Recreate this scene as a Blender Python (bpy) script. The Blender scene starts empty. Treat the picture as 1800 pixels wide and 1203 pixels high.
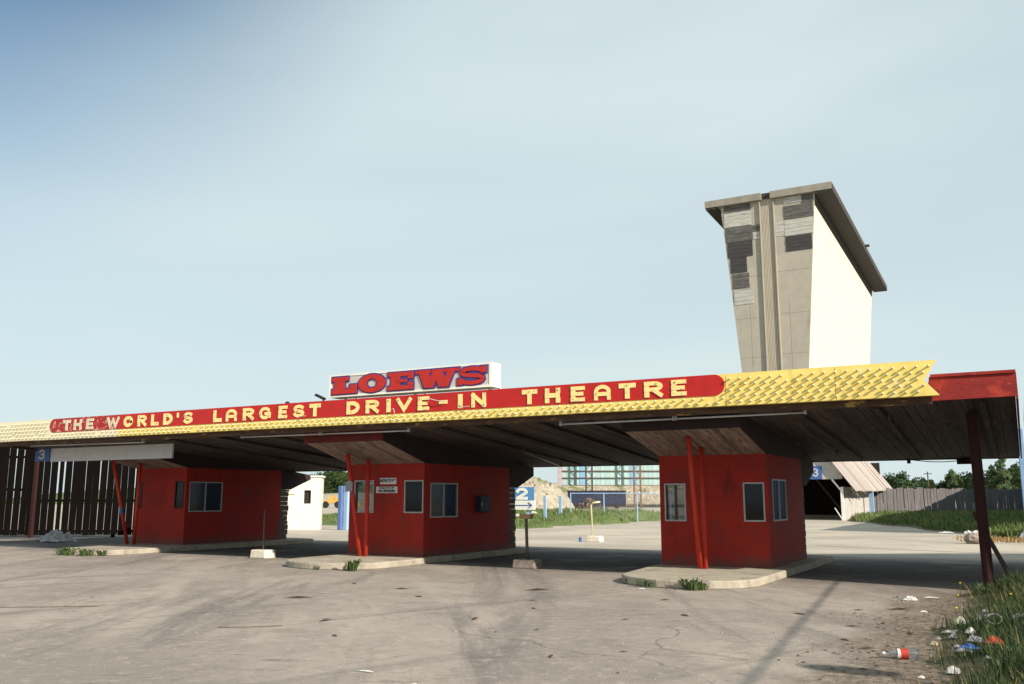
import bpy, math, random
from math import radians as R, sin, cos, pi, atan2, hypot
from mathutils import Vector, Matrix

# ------------------------------------------------------------------ camera, sky, sun, exposure
# world frame: x runs along the ticket canopy (towards the right), y runs back through the lanes
scene = bpy.context.scene
C = scene.collection
YAW, PITCH = R(29.195), R(9.856)
cd = bpy.data.cameras.new('camera'); cam = bpy.data.objects.new('camera', cd); C.objects.link(cam)
cam.location = (0, 0, 1.6); cam.rotation_euler = (R(90) + PITCH, 0, YAW)
cd.sensor_width = 36; cd.lens = 31.6; cd.clip_start = 0.1; cd.clip_end = 6000
scene.camera = cam

SUN = Vector((1.75, -0.64, 1.0)).normalized()          # direction towards the sun
EL = math.asin(SUN.z)
AZ = atan2(SUN.x, SUN.y)
w = bpy.data.worlds.new("World"); scene.world = w; w.use_nodes = True
nt = w.node_tree; nt.nodes.clear()
def N(t, k, **kw):
    n = t.nodes.new(k)
    for a, b in kw.items():
        if a in n.inputs: n.inputs[a].default_value = b
        else: setattr(n, a, b)
    return n
sky = N(nt, 'ShaderNodeTexSky', sky_type='NISHITA', sun_disc=False, sun_elevation=EL, sun_rotation=AZ,
        altitude=200, air_density=1.0, dust_density=1.2, ozone_density=1.6)
bg = N(nt, 'ShaderNodeBackground', Strength=0.072)
wo = N(nt, 'ShaderNodeOutputWorld')
tc = N(nt, 'ShaderNodeTexCoord')
mp = N(nt, 'ShaderNodeMapping'); mp.inputs['Rotation'].default_value = (R(8), R(-14), -YAW); mp.inputs['Scale'].default_value = (0.85, 0.5, 3.4)
nz = N(nt, 'ShaderNodeTexNoise', Scale=1.5, Detail=3.0, Roughness=0.45, Distortion=0.3)
cr = N(nt, 'ShaderNodeMapRange', interpolation_type='SMOOTHSTEP')
for k_, v_ in (('From Min', 0.33), ('From Max', 0.70), ('To Min', 0.0), ('To Max', 0.18)): cr.inputs[k_].default_value = v_
# thin cloud veil, thinnest towards the upper left
vd = N(nt, 'ShaderNodeVectorMath', operation='DOT_PRODUCT'); vd.inputs[1].default_value = (-0.71, 0.27, 0.65)
vr = N(nt, 'ShaderNodeMapRange', interpolation_type='SMOOTHSTEP')
for k_, v_ in (('From Min', 0.85), ('From Max', 1.01), ('To Min', 0.80), ('To Max', -0.12)): vr.inputs[k_].default_value = v_
ad = N(nt, 'ShaderNodeMath', operation='ADD'); ad.use_clamp = True
mx = N(nt, 'ShaderNodeMix', data_type='RGBA'); mx.inputs['B'].default_value = (6.6, 7.75, 7.95, 1)
tint = N(nt, 'ShaderNodeMix', data_type='RGBA', blend_type='MULTIPLY'); tint.inputs['Factor'].default_value = 1.0; tint.inputs['B'].default_value = (1.0, 1.17, 1.15, 1)
nt.links.new(tc.outputs['Generated'], mp.inputs['Vector']); nt.links.new(mp.outputs[0], nz.inputs['Vector'])
nt.links.new(tc.outputs['Generated'], vd.inputs[0]); nt.links.new(vd.outputs['Value'], vr.inputs['Value'])
nt.links.new(nz.outputs['Fac'], cr.inputs['Value']); nt.links.new(cr.outputs[0], ad.inputs[0]); nt.links.new(vr.outputs[0], ad.inputs[1])
nt.links.new(ad.outputs[0], mx.inputs['Factor']); nt.links.new(sky.outputs[0], tint.inputs['A'])
nt.links.new(tint.outputs['Result'], mx.inputs['A']); nt.links.new(mx.outputs['Result'], bg.inputs[0]); nt.links.new(bg.outputs[0], wo.inputs[0])

sd = bpy.data.lights.new('sun', 'SUN'); sd.energy = 4.9; sd.angle = R(0.53); sd.color = (1.0, 0.915, 0.79)
sun = bpy.data.objects.new('sun', sd); C.objects.link(sun); sun.location = (20, -20, 40)
sun.rotation_euler = SUN.to_track_quat('Z', 'Y').to_euler()
scene.view_settings.view_transform = 'Standard'; scene.view_settings.look = 'None'
scene.view_settings.exposure = 0.55; scene.view_settings.gamma = 1.0

rnd = random.Random(7)

# ------------------------------------------------------------------ materials
MATS = {}
def mat(name, c1, c2=None, scale=4.0, detail=6.0, rough=0.8, bump=0.0, bscale=None, stretch=(1, 1, 1), lo=0.35, hi=0.65,
        spots=None, metal=0.0, spec=0.3, planks=None):
    """two noise-mixed paint colours, optional third colour in spots (colour, scale, lo, hi), optional plank variation (axis, width, amount)"""
    m = bpy.data.materials.new(name); m.use_nodes = True
    t = m.node_tree; b = t.nodes['Principled BSDF']
    b.inputs['Roughness'].default_value = rough; b.inputs['Metallic'].default_value = metal
    b.inputs['Specular IOR Level'].default_value = spec
    co = N(t, 'ShaderNodeTexCoord'); ma = N(t, 'ShaderNodeMapping'); ma.inputs['Scale'].default_value = stretch
    t.links.new(co.outputs['Object'], ma.inputs['Vector'])
    c2 = c2 or tuple(x * 0.8 for x in c1)
    n = N(t, 'ShaderNodeTexNoise', Scale=scale, Detail=detail, Roughness=0.62)
    t.links.new(ma.outputs[0], n.inputs['Vector'])
    r = N(t, 'ShaderNodeMapRange'); r.inputs['From Min'].default_value = lo; r.inputs['From Max'].default_value = hi
    t.links.new(n.outputs['Fac'], r.inputs['Value'])
    x = N(t, 'ShaderNodeMix', data_type='RGBA'); x.inputs['A'].default_value = (*c1, 1); x.inputs['B'].default_value = (*c2, 1)
    t.links.new(r.outputs[0], x.inputs['Factor']); out = x.outputs['Result']
    for sp in (spots or []):
        sc, ss, sl, sh = sp[:4]; st = sp[4] if len(sp) > 4 else (1, 1, 1)
        m2 = N(t, 'ShaderNodeMapping'); m2.inputs['Scale'].default_value = st; m2.inputs['Location'].default_value = (3.1, 7.7, 1.3)
        t.links.new(co.outputs['Object'], m2.inputs['Vector'])
        n2 = N(t, 'ShaderNodeTexNoise', Scale=ss, Detail=5.0, Roughness=0.65); t.links.new(m2.outputs[0], n2.inputs['Vector'])
        r2 = N(t, 'ShaderNodeMapRange'); r2.inputs['From Min'].default_value = sl; r2.inputs['From Max'].default_value = sh
        t.links.new(n2.outputs['Fac'], r2.inputs['Value'])
        x2 = N(t, 'ShaderNodeMix', data_type='RGBA'); x2.inputs['B'].default_value = (*sc, 1)
        t.links.new(out, x2.inputs['A']); t.links.new(r2.outputs[0], x2.inputs['Factor']); out = x2.outputs['Result']
    if planks:
        ax, pw, amt = planks
        sx = N(t, 'ShaderNodeSeparateXYZ'); t.links.new(co.outputs['Object'], sx.inputs[0])
        dv = N(t, 'ShaderNodeMath', operation='DIVIDE'); dv.inputs[1].default_value = pw; t.links.new(sx.outputs[ax], dv.inputs[0])
        fl = N(t, 'ShaderNodeMath', operation='FLOOR'); t.links.new(dv.outputs[0], fl.inputs[0])
        wn = N(t, 'ShaderNodeTexWhiteNoise', noise_dimensions='1D'); t.links.new(fl.outputs[0], wn.inputs['W'])
        r3 = N(t, 'ShaderNodeMapRange'); r3.inputs['To Min'].default_value = 1 - amt; r3.inputs['To Max'].default_value = 1 + amt
        t.links.new(wn.outputs['Value'], r3.inputs['Value'])
        x3 = N(t, 'ShaderNodeMix', data_type='RGBA', blend_type='MULTIPLY'); x3.inputs['Factor'].default_value = 1
        cmb = N(t, 'ShaderNodeCombineColor'); [t.links.new(r3.outputs[0], cmb.inputs[i]) for i in range(3)]
        t.links.new(out, x3.inputs['A']); t.links.new(cmb.outputs[0], x3.inputs['B']); out = x3.outputs['Result']
    t.links.new(out, b.inputs['Base Color'])
    if bump:
        nb = N(t, 'ShaderNodeTexNoise', Scale=bscale or scale * 3, Detail=6.0, Roughness=0.6); t.links.new(ma.outputs[0], nb.inputs['Vector'])
        bp = N(t, 'ShaderNodeBump', Strength=bump, Distance=0.02); t.links.new(nb.outputs['Fac'], bp.inputs['Height'])
        t.links.new(bp.outputs[0], b.inputs['Normal'])
    MATS[name] = m
    return m

mat('red_paint', (0.335, 0.018, 0.010), (0.265, 0.015, 0.009), 2.5, rough=0.75, bump=0.25, bscale=16, spots=[((0.13, 0.014, 0.010), 5, 0.58, 0.72, (1, 1, 0.35)), ((0.33, 0.075, 0.055), 24, 0.64, 0.70), ((0.22, 0.022, 0.014), 1.3, 0.52, 0.66)])
def grime(name, z0, z1, col, amt=0.8, scale=5.0):
    """mud splash and rising damp along the foot of a wall: a ragged dirt edge between heights z0 and z1"""
    m = MATS[name]; t = m.node_tree; b = t.nodes['Principled BSDF']; src = b.inputs['Base Color'].links[0].from_socket
    co = N(t, 'ShaderNodeTexCoord'); sx = N(t, 'ShaderNodeSeparateXYZ'); t.links.new(co.outputs['Object'], sx.inputs[0])
    n = N(t, 'ShaderNodeTexNoise', Scale=scale, Detail=7.0, Roughness=0.7); t.links.new(co.outputs['Object'], n.inputs['Vector'])
    ma = N(t, 'ShaderNodeMath', operation='MULTIPLY_ADD'); ma.inputs[1].default_value = -(z1 - z0) * 2.2; t.links.new(n.outputs['Fac'], ma.inputs[0]); t.links.new(sx.outputs['Z'], ma.inputs[2])
    r = N(t, 'ShaderNodeMapRange', interpolation_type='SMOOTHSTEP')
    for k, v in (('From Min', z1 - (z1 - z0)*1.1), ('From Max', z0 - (z1 - z0)*1.1), ('To Min', 0.0), ('To Max', amt)): r.inputs[k].default_value = v
    t.links.new(ma.outputs[0], r.inputs['Value'])
    x = N(t, 'ShaderNodeMix', data_type='RGBA'); x.inputs['B'].default_value = (*col, 1); t.links.new(src, x.inputs['A']); t.links.new(r.outputs[0], x.inputs['Factor']); t.links.new(x.outputs['Result'], b.inputs['Base Color'])
grime('red_paint', 0.0, 0.32, (0.13, 0.055, 0.04))
mat('pole_red', (0.50, 0.035, 0.018), (0.42, 0.03, 0.015), 6, rough=0.55, spots=[((0.2, 0.03, 0.02), 14, 0.62, 0.7)])
mat('rust_red', (0.055, 0.012, 0.009), (0.035, 0.009, 0.008), 5, rough=0.8, spots=[((0.10, 0.04, 0.025), 18, 0.60, 0.7)])
mat('board_red', (0.30, 0.024, 0.02), (0.21, 0.018, 0.017), 5, rough=0.75, bump=0.4, bscale=20, stretch=(0.35, 1, 1.6), spots=[((0.42, 0.045, 0.025), 2.4, 0.54, 0.66), ((0.34, 0.24, 0.24), 12, 0.66, 0.72, (0.35, 1, 2.0))])
mat('band_red', (0.50, 0.018, 0.016), (0.42, 0.016, 0.014), 3, rough=0.42, spots=[((0.30, 0.014, 0.012), 7, 0.62, 0.75)])
mat('band_faded', (0.40, 0.024, 0.02), (0.33, 0.02, 0.02), 5, rough=0.7, spots=[((0.60, 0.46, 0.36), 6.5, 0.53, 0.66, (0.8, 1, 1.4))])
mat('sign_yellow', (0.86, 0.68, 0.20), (0.80, 0.62, 0.17), 3, rough=0.5, spots=[((0.68, 0.47, 0.12), 4, 0.56, 0.70, (1.5, 1, 0.3)), ((0.42, 0.22, 0.05), 14, 0.69, 0.74, (1.6, 1, 0.2)), ((0.80, 0.70, 0.36), 2.2, 0.58, 0.72)])
mat('sign_faded', (0.76, 0.71, 0.52), (0.72, 0.66, 0.46), 3, rough=0.65, spots=[((0.45, 0.38, 0.22), 10, 0.62, 0.75, (1, 1, 0.3))])
mat('letter_yellow', (0.88, 0.72, 0.28), (0.82, 0.66, 0.27), 8, rough=0.6, spots=[((0.62, 0.50, 0.28), 7, 0.55, 0.66), ((0.22, 0.12, 0.05), 13, 0.655, 0.70)])
mat('letter_faded', (0.70, 0.60, 0.44), (0.60, 0.50, 0.36), 10, rough=0.7, spots=[((0.32, 0.22, 0.15), 15, 0.64, 0.70)])
mat('bulb', (0.66, 0.60, 0.42), (0.56, 0.48, 0.30), 4, rough=0.25, spec=0.5)
mat('white_paint', (0.80, 0.78, 0.72), (0.72, 0.70, 0.64), 3, rough=0.6, spots=[((0.50, 0.45, 0.38), 5, 0.66, 0.8, (1, 1, 0.3))])
mat('white_stucco', (0.66, 0.62, 0.54), (0.60, 0.555, 0.475), 2, rough=0.85, bump=0.3, bscale=12, spots=[((0.42, 0.34, 0.26), 4, 0.66, 0.76, (1, 1, 0.4))])
mat('panel_white', (0.62, 0.62, 0.62), (0.54, 0.54, 0.55), 3, rough=0.5, spots=[((0.30, 0.28, 0.26), 3, 0.62, 0.8, (0.4, 1, 2))])
mat('sign_grey', (0.52, 0.49, 0.47), (0.48, 0.45, 0.43), 2, rough=0.5)
mat('slab_red', (0.46, 0.026, 0.018), (0.40, 0.022, 0.016), 5, rough=0.5)
mat('slab_blue', (0.055, 0.035, 0.20), None, 5, rough=0.5)
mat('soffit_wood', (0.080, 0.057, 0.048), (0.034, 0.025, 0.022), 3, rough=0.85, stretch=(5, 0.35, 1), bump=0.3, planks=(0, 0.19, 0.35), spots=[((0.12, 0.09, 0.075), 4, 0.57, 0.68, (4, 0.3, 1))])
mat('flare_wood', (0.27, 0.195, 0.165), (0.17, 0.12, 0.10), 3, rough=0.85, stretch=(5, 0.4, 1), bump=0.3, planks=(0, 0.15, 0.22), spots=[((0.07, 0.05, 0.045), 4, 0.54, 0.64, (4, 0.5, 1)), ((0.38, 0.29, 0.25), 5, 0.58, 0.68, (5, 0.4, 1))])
mat('beam_wood', (0.10, 0.055, 0.035), (0.045, 0.028, 0.02), 4, rough=0.85, stretch=(0.5, 2, 3), spots=[((0.35, 0.22, 0.07), 3, 0.62, 0.68, (0.8, 1, 3))])
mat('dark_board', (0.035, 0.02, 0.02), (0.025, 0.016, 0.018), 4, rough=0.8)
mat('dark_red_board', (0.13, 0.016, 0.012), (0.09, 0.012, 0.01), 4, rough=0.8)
mat('roof_felt', (0.10, 0.095, 0.09), None, 3, rough=0.95)
mat('stone', (0.16, 0.12, 0.10), (0.09, 0.07, 0.06), 6, rough=0.9, bump=0.6)
mat('concrete', (0.41, 0.36, 0.285), (0.32, 0.28, 0.225), 2.5, rough=0.9, bump=0.7, bscale=28, spots=[((0.18, 0.155, 0.13), 2.2, 0.54, 0.70), ((0.12, 0.10, 0.09), 6, 0.64, 0.72, (1, 1, 2)), ((0.5, 0.44, 0.34), 30, 0.60, 0.7)])
mat('block_white', (0.72, 0.66, 0.54), (0.60, 0.54, 0.44), 8, rough=0.9, bump=0.5, bscale=30, spots=[((0.30, 0.24, 0.18), 9, 0.62, 0.72)])
mat('block_dirty', (0.30, 0.24, 0.20), (0.20, 0.16, 0.14), 8, rough=0.9, bump=0.6, bscale=25, spots=[((0.36, 0.30, 0.24), 12, 0.58, 0.66)])
mat('rust_steel', (0.14, 0.09, 0.07), (0.09, 0.065, 0.06), 10, rough=0.8, spots=[((0.22, 0.19, 0.17), 14, 0.58, 0.7)])
mat('tan_brick', (0.42, 0.24, 0.13), (0.36, 0.20, 0.11), 14, rough=0.9)
mat('yellow_post', (0.70, 0.62, 0.36), (0.62, 0.56, 0.36), 10, rough=0.7)
mat('tube_white', (0.52, 0.52, 0.50), (0.44, 0.43, 0.42), 5, rough=0.35, spec=0.5)
mat('aluminium', (0.40, 0.40, 0.40), (0.32, 0.32, 0.32), 8, rough=0.45, metal=0.2)
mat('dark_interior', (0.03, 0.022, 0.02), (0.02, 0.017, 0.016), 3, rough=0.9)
mat('utility_blue', (0.016, 0.022, 0.05), (0.012, 0.016, 0.038), 8, rough=0.6)
mat('post_blue', (0.30, 0.44, 0.62), (0.24, 0.37, 0.56), 6, rough=0.7, spots=[((0.45, 0.52, 0.58), 12, 0.60, 0.7)])
mat('post_blue_dark', (0.10, 0.16, 0.36), (0.08, 0.13, 0.30), 6, rough=0.7)
mat('sign_blue', (0.055, 0.13, 0.36), (0.05, 0.115, 0.32), 5, rough=0.6, spots=[((0.16, 0.24, 0.42), 12, 0.62, 0.72)])
mat('sign_blue_pale', (0.10, 0.25, 0.48), (0.085, 0.22, 0.44), 5, rough=0.6, spots=[((0.24, 0.36, 0.52), 12, 0.62, 0.72)])
mat('arrow_blue', (0.05, 0.07, 0.36), None, 5, rough=0.6)
mat('cap_grey', (0.29, 0.265, 0.215), (0.23, 0.21, 0.175), 0.6, rough=0.9)
mat('tower_concrete', (0.395, 0.36, 0.295), (0.345, 0.315, 0.26), 0.5, rough=0.9, bump=0.2, bscale=8, spots=[((0.29, 0.25, 0.19), 0.9, 0.60, 0.74, (1, 1, 0.15)), ((0.47, 0.42, 0.32), 3, 0.62, 0.7)])
mat('tower_ribs', (0.46, 0.405, 0.315), (0.41, 0.36, 0.28), 1.0, rough=0.85, stretch=(1, 1, 0.2))
mat('tower_joint', (0.30, 0.27, 0.215), None, 2, rough=0.9)
mat('deep_rust', (0.035, 0.009, 0.008), (0.025, 0.007, 0.006), 5, rough=0.85)
mat('screen_white', (0.60, 0.545, 0.455), (0.565, 0.51, 0.42), 0.25, rough=0.9, spots=[((0.50, 0.455, 0.385), 0.5, 0.60, 0.74, (1, 1, 0.1))])
mat('old_boards_dark', (0.13, 0.12, 0.11), (0.075, 0.072, 0.07), 1.4, rough=0.9, stretch=(0.4, 1, 3), bump=0.3, spots=[((0.30, 0.29, 0.27), 2.0, 0.58, 0.72, (0.3, 1, 3)), ((0.045, 0.043, 0.043), 2.4, 0.58, 0.7, (0.35, 1, 2))])
mat('old_boards_black', (0.055, 0.053, 0.052), (0.04, 0.04, 0.04), 1.4, rough=0.9, stretch=(0.4, 1, 3), spots=[((0.16, 0.155, 0.15), 2.0, 0.60, 0.75, (0.3, 1, 3))])
mat('old_boards_pale', (0.50, 0.48, 0.43), (0.34, 0.33, 0.30), 1.6, rough=0.9, stretch=(0.4, 1, 3), spots=[((0.18, 0.17, 0.16), 2.6, 0.60, 0.72, (0.3, 1, 3))])
mat('tar_and_shade', (0.035, 0.032, 0.032), (0.06, 0.055, 0.05), 2, rough=0.9)  # dark tar; also the painted shade on the tower screen and cap underside
mat('fence_dark', (0.007, 0.0055, 0.005), (0.005, 0.004, 0.004), 5, rough=1.0, spec=0.02, stretch=(2, 2, 0.3))
mat('fence_grey', (0.14, 0.13, 0.128), (0.085, 0.077, 0.078), 4, rough=0.9, stretch=(3, 3, 0.25), spots=[((0.30, 0.28, 0.27), 5, 0.6, 0.7, (3, 3, 0.2))])
mat('barn_roof', (0.42, 0.365, 0.325), (0.32, 0.275, 0.245), 1.2, rough=0.9, stretch=(0.4, 3, 0.4), planks=(1, 1.15, 0.14), spots=[((0.22, 0.18, 0.15), 1.6, 0.60, 0.7, (0.3, 4, 0.3))])
mat('barn_wall', (0.50, 0.46, 0.42), (0.40, 0.37, 0.335), 1.5, rough=0.9, spots=[((0.34, 0.30, 0.27), 2.5, 0.60, 0.72, (2, 2, 0.4))])
mat('cladding', (0.37, 0.50, 0.49), (0.32, 0.445, 0.44), 0.6, rough=0.6, stretch=(1.5, 1, 0.2), planks=(0, 0.8, 0.10))
mat('cladding_blue', (0.20, 0.38, 0.52), (0.17, 0.33, 0.46), 1, rough=0.6)
mat('corner_pink', (0.40, 0.32, 0.34), None, 1, rough=0.7)
mat('girder', (0.20, 0.11, 0.07), (0.12, 0.075, 0.055), 2, rough=0.85)
mat('girder_dark', (0.085, 0.06, 0.05), (0.05, 0.04, 0.04), 2, rough=0.85)
mat('trailer_blue', (0.009, 0.013, 0.050), (0.006, 0.008, 0.034), 1.2, rough=0.6)
mat('black_rubber', (0.02, 0.02, 0.02), None, 6, rough=0.9)
mat('machine_yellow', (0.50, 0.30, 0.07), (0.42, 0.25, 0.06), 3, rough=0.6)
mat('rubble', (0.36, 0.315, 0.24), (0.24, 0.215, 0.165), 0.9, rough=0.95, bump=1.0, bscale=3, spots=[((0.46, 0.42, 0.34), 1.6, 0.55, 0.64), ((0.13, 0.15, 0.06), 0.30, 0.555, 0.63, (1, 1, 2.5)), ((0.11, 0.095, 0.075), 1.9, 0.57, 0.66)])
mat('hill_grey', (0.30, 0.28, 0.25), (0.22, 0.21, 0.19), 0.4, rough=0.95, bump=0.6, bscale=2, spots=[((0.12, 0.15, 0.06), 0.12, 0.55, 0.65)])
mat('hill_green', (0.10, 0.14, 0.05), (0.07, 0.11, 0.04), 0.3, rough=0.95, bump=0.8, bscale=2, spots=[((0.2, 0.2, 0.1), 0.6, 0.58, 0.7)])
mat('junk', (0.16, 0.11, 0.08), (0.07, 0.055, 0.05), 3, rough=0.9, spots=[((0.36, 0.27, 0.20), 2.2, 0.58, 0.66)])
mat('bark', (0.12, 0.09, 0.06), (0.08, 0.06, 0.045), 8, rough=0.95)
mat('leaf_dark', (0.040, 0.075, 0.028), (0.022, 0.045, 0.018), 0.9, rough=0.75, spots=[((0.075, 0.11, 0.035), 0.5, 0.55, 0.68)])
mat('leaf_mid', (0.065, 0.105, 0.035), (0.035, 0.065, 0.022), 0.9, rough=0.75, spots=[((0.11, 0.14, 0.05), 0.5, 0.55, 0.68)])
mat('grass_blade', (0.045, 0.072, 0.020), (0.026, 0.047, 0.014), 1.5, rough=0.75, spots=[((0.22, 0.19, 0.07), 2.2, 0.60, 0.68)])
mat('grass_far', (0.12, 0.155, 0.045), (0.085, 0.125, 0.035), 0.4, rough=0.8, spots=[((0.22, 0.20, 0.09), 0.8, 0.58, 0.66)])
mat('grass_soil', (0.075, 0.075, 0.035), (0.13, 0.105, 0.065), 1.4, rough=0.95, bump=0.8, bscale=14, spots=[((0.20, 0.165, 0.11), 4, 0.58, 0.68)])
mat('weed_leaf', (0.045, 0.080, 0.020), (0.075, 0.105, 0.032), 20, rough=0.7)
mat('dandelion', (0.80, 0.58, 0.03), None, 5, rough=0.7)
mat('paper_white', (0.56, 0.54, 0.51), (0.40, 0.38, 0.36), 10, rough=0.85)
mat('paper_grey', (0.30, 0.295, 0.31), (0.22, 0.215, 0.225), 6, rough=0.8)
mat('paper_tan', (0.40, 0.33, 0.24), (0.30, 0.245, 0.175), 10, rough=0.9)
mat('scrap_red', (0.42, 0.035, 0.016), (0.30, 0.03, 0.016), 8, rough=0.6)
mat('scrap_blue', (0.03, 0.075, 0.28), (0.06, 0.14, 0.34), 8, rough=0.5)
mat('twig', (0.11, 0.065, 0.04), (0.07, 0.045, 0.03), 20, rough=0.9)
mat('black_text', (0.02, 0.018, 0.02), None, 5, rough=0.7)
mat('cable_black', (0.025, 0.025, 0.025), None, 5, rough=0.7)
mat('dry_grass', (0.36, 0.24, 0.10), (0.28, 0.18, 0.08), 3, rough=0.9)

def glass_mat(name, tint, gloss=0.06):
    m = bpy.data.materials.new(name); m.use_nodes = True; t = m.node_tree; t.nodes.clear()
    o = N(t, 'ShaderNodeOutputMaterial'); tr = N(t, 'ShaderNodeBsdfTransparent'); tr.inputs[0].default_value = (*tint, 1)
    gl = N(t, 'ShaderNodeBsdfGlossy', Roughness=0.06); gl.inputs[0].default_value = (0.45, 0.5, 0.55, 1) if gloss < .1 else (0.9, 0.95, 1, 1)
    lw = N(t, 'ShaderNodeLayerWeight', Blend=0.5); pw = N(t, 'ShaderNodeMath', operation='POWER'); pw.inputs[1].default_value = 4.0
    a2 = N(t, 'ShaderNodeMath', operation='MULTIPLY_ADD'); a2.use_clamp = True; a2.inputs[1].default_value = 0.5; a2.inputs[2].default_value = 0.035 + gloss
    t.links.new(lw.outputs['Facing'], pw.inputs[0]); t.links.new(pw.outputs[0], a2.inputs[0])
    m_ = N(t, 'ShaderNodeMixShader'); t.links.new(a2.outputs[0], m_.inputs[0]); t.links.new(tr.outputs[0], m_.inputs[1]); t.links.new(gl.outputs[0], m_.inputs[2])
    t.links.new(m_.outputs[0], o.inputs[0]); MATS[name] = m
glass_mat('pane_glass', (0.70, 0.70, 0.70), 0.0)
glass_mat('bottle_plastic', (0.88, 0.90, 0.90), 0.15)

def ground_material():
    m = bpy.data.materials.new('worn_asphalt'); m.use_nodes = True; t = m.node_tree; b = t.nodes['Principled BSDF']
    b.inputs['Roughness'].default_value = 0.92; b.inputs['Specular IOR Level'].default_value = 0.25
    co = N(t, 'ShaderNodeTexCoord'); L = t.links.new
    sx = N(t, 'ShaderNodeSeparateXYZ'); L(co.outputs['Object'], sx.inputs[0])
    def noise(scale, detail=6, rough=0.6, st=(1, 1, 1), rot=0, dist=0):
        mp_ = N(t, 'ShaderNodeMapping', vector_type='TEXTURE'); mp_.inputs['Scale'].default_value = tuple(1/q for q in st); mp_.inputs['Rotation'].default_value = (0, 0, rot)
        L(co.outputs['Object'], mp_.inputs['Vector'])
        n = N(t, 'ShaderNodeTexNoise', Scale=scale, Detail=detail, Roughness=rough, Distortion=dist); L(mp_.outputs[0], n.inputs['Vector']); return n.outputs['Fac']
    def rng(v, a, b_, c=0, d=1, smooth=True):
        r = N(t, 'ShaderNodeMapRange', interpolation_type='SMOOTHSTEP' if smooth else 'LINEAR'); L(v, r.inputs['Value'])
        for k, x in zip(('From Min', 'From Max', 'To Min', 'To Max'), (a, b_, c, d)): r.inputs[k].default_value = x
        return r.outputs[0]
    def mixc(a, bcol, f):
        x = N(t, 'ShaderNodeMix', data_type='RGBA'); 
        if isinstance(a, tuple): x.inputs['A'].default_value = (*a, 1)
        else: L(a, x.inputs['A'])
        if isinstance(bcol, tuple): x.inputs['B'].default_value = (*bcol, 1)
        else: L(bcol, x.inputs['B'])
        L(f, x.inputs['Factor']); return x.outputs['Result']
    def mul(a, b_):
        x = N(t, 'ShaderNodeMath', operation='MULTIPLY'); L(a, x.inputs[0])
        if isinstance(b_, (int, float)): x.inputs[1].default_value = b_
        else: L(b_, x.inputs[1])
        return x.outputs[0]
    def add(a, b_, k=1.0):
        x = N(t, 'ShaderNodeMath', operation='MULTIPLY_ADD'); L(b_, x.inputs[0]); x.inputs[1].default_value = k; L(a, x.inputs[2]); return x.outputs[0]
    # worn asphalt: pale aggregate, darker oily wheel tracks, dusty patches
    asp = mixc((0.320, 0.274, 0.238), (0.235, 0.202, 0.178), rng(noise(0.30, 6, 0.66), 0.40, 0.62))
    asp = mixc(asp, (0.365, 0.314, 0.266), mul(rng(noise(0.55, 6, 0.65, (0.35, 1.5, 1), R(-50), 0.6), 0.50, 0.66), 0.8))
    asp = mixc(asp, (0.140, 0.122, 0.115), mul(rng(noise(0.50, 6, 0.68, (0.16, 1.5, 1), R(-58), 0.7), 0.50, 0.66), 0.78))
    asp = mixc(asp, (0.110, 0.097, 0.092), mul(rng(noise(0.60, 5, 0.62, (0.16, 1.8, 1), R(72), 0.4), 0.56, 0.70), 0.60))
    asp = mixc(asp, (0.120, 0.100, 0.085), mul(rng(noise(2.2, 6, 0.7, (0.35, 1.5, 1), R(25)), 0.59, 0.68), 0.7))
    asp = mixc(asp, (0.40, 0.36, 0.30), mul(rng(noise(48, 5, 0.8), 0.52, 0.66), 0.60))
    asp = mixc(asp, (0.10, 0.088, 0.08), mul(rng(noise(60, 5, 0.8), 0.54, 0.68), 0.60))
    asp = mixc(asp, (0.205, 0.176, 0.154), mul(rng(noise(1.3, 7, 0.75), 0.50, 0.64), 0.55))
    asp = mixc(asp, (0.385, 0.332, 0.285), mul(rng(noise(5.5, 6, 0.75), 0.52, 0.66), 0.60))
    asp = mixc(asp, (0.125, 0.11, 0.10), mul(rng(noise(7.5, 6, 0.75, (0.6, 1.3, 1), R(28)), 0.55, 0.67), 0.55))
    # cracks
    vo = N(t, 'ShaderNodeTexVoronoi', feature='DISTANCE_TO_EDGE', Scale=0.16); mpv = N(t, 'ShaderNodeMapping')
    nd = N(t, 'ShaderNodeTexNoise', Scale=1.2, Detail=5.0); L(co.outputs['Object'], nd.inputs['Vector'])
    av = N(t, 'ShaderNodeVectorMath', operation='MULTIPLY_ADD'); L(nd.outputs['Color'], av.inputs[0]); av.inputs[1].default_value = (0.9, 0.9, 0); L(co.outputs['Object'], av.inputs[2])
    L(av.outputs[0], vo.inputs['Vector'])
    asp = mixc(asp, (0.09, 0.078, 0.07), mul(mul(rng(vo.outputs['Distance'], 0.0035, 0.0008), rng(noise(0.35), 0.46, 0.58)), 0.6))
    lane = mul(rng(sx.outputs['Y'], 17.5, 20.5), rng(sx.outputs['Y'], 28.5, 25.0))  # band across the lanes, darkened in colour to deepen the canopy's shade
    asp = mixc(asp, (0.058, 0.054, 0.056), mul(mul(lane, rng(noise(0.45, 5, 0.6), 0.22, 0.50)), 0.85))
    # gravel lot beyond the canopy
    grv = mixc((0.455, 0.398, 0.325), (0.345, 0.302, 0.25), rng(noise(0.25, 5), 0.36, 0.64))
    grv = mixc(grv, (0.255, 0.222, 0.185), mul(rng(noise(0.35, 5, 0.6, (0.25, 1.6, 1), R(40)), 0.53, 0.70), 0.7))
    grv = mixc(grv, (0.58, 0.52, 0.41), mul(rng(noise(9, 4), 0.55, 0.70), 0.6))
    edge = add(sx.outputs['Y'], noise(0.22, 5), 7.0)
    base = mixc(asp, grv, rng(edge, 27.5, 33.5))
    # brown dirt drifting in from the weedy bank on the right
    dm = add(sx.outputs['X'], noise(0.9, 6, 0.65), 2.6)
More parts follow.
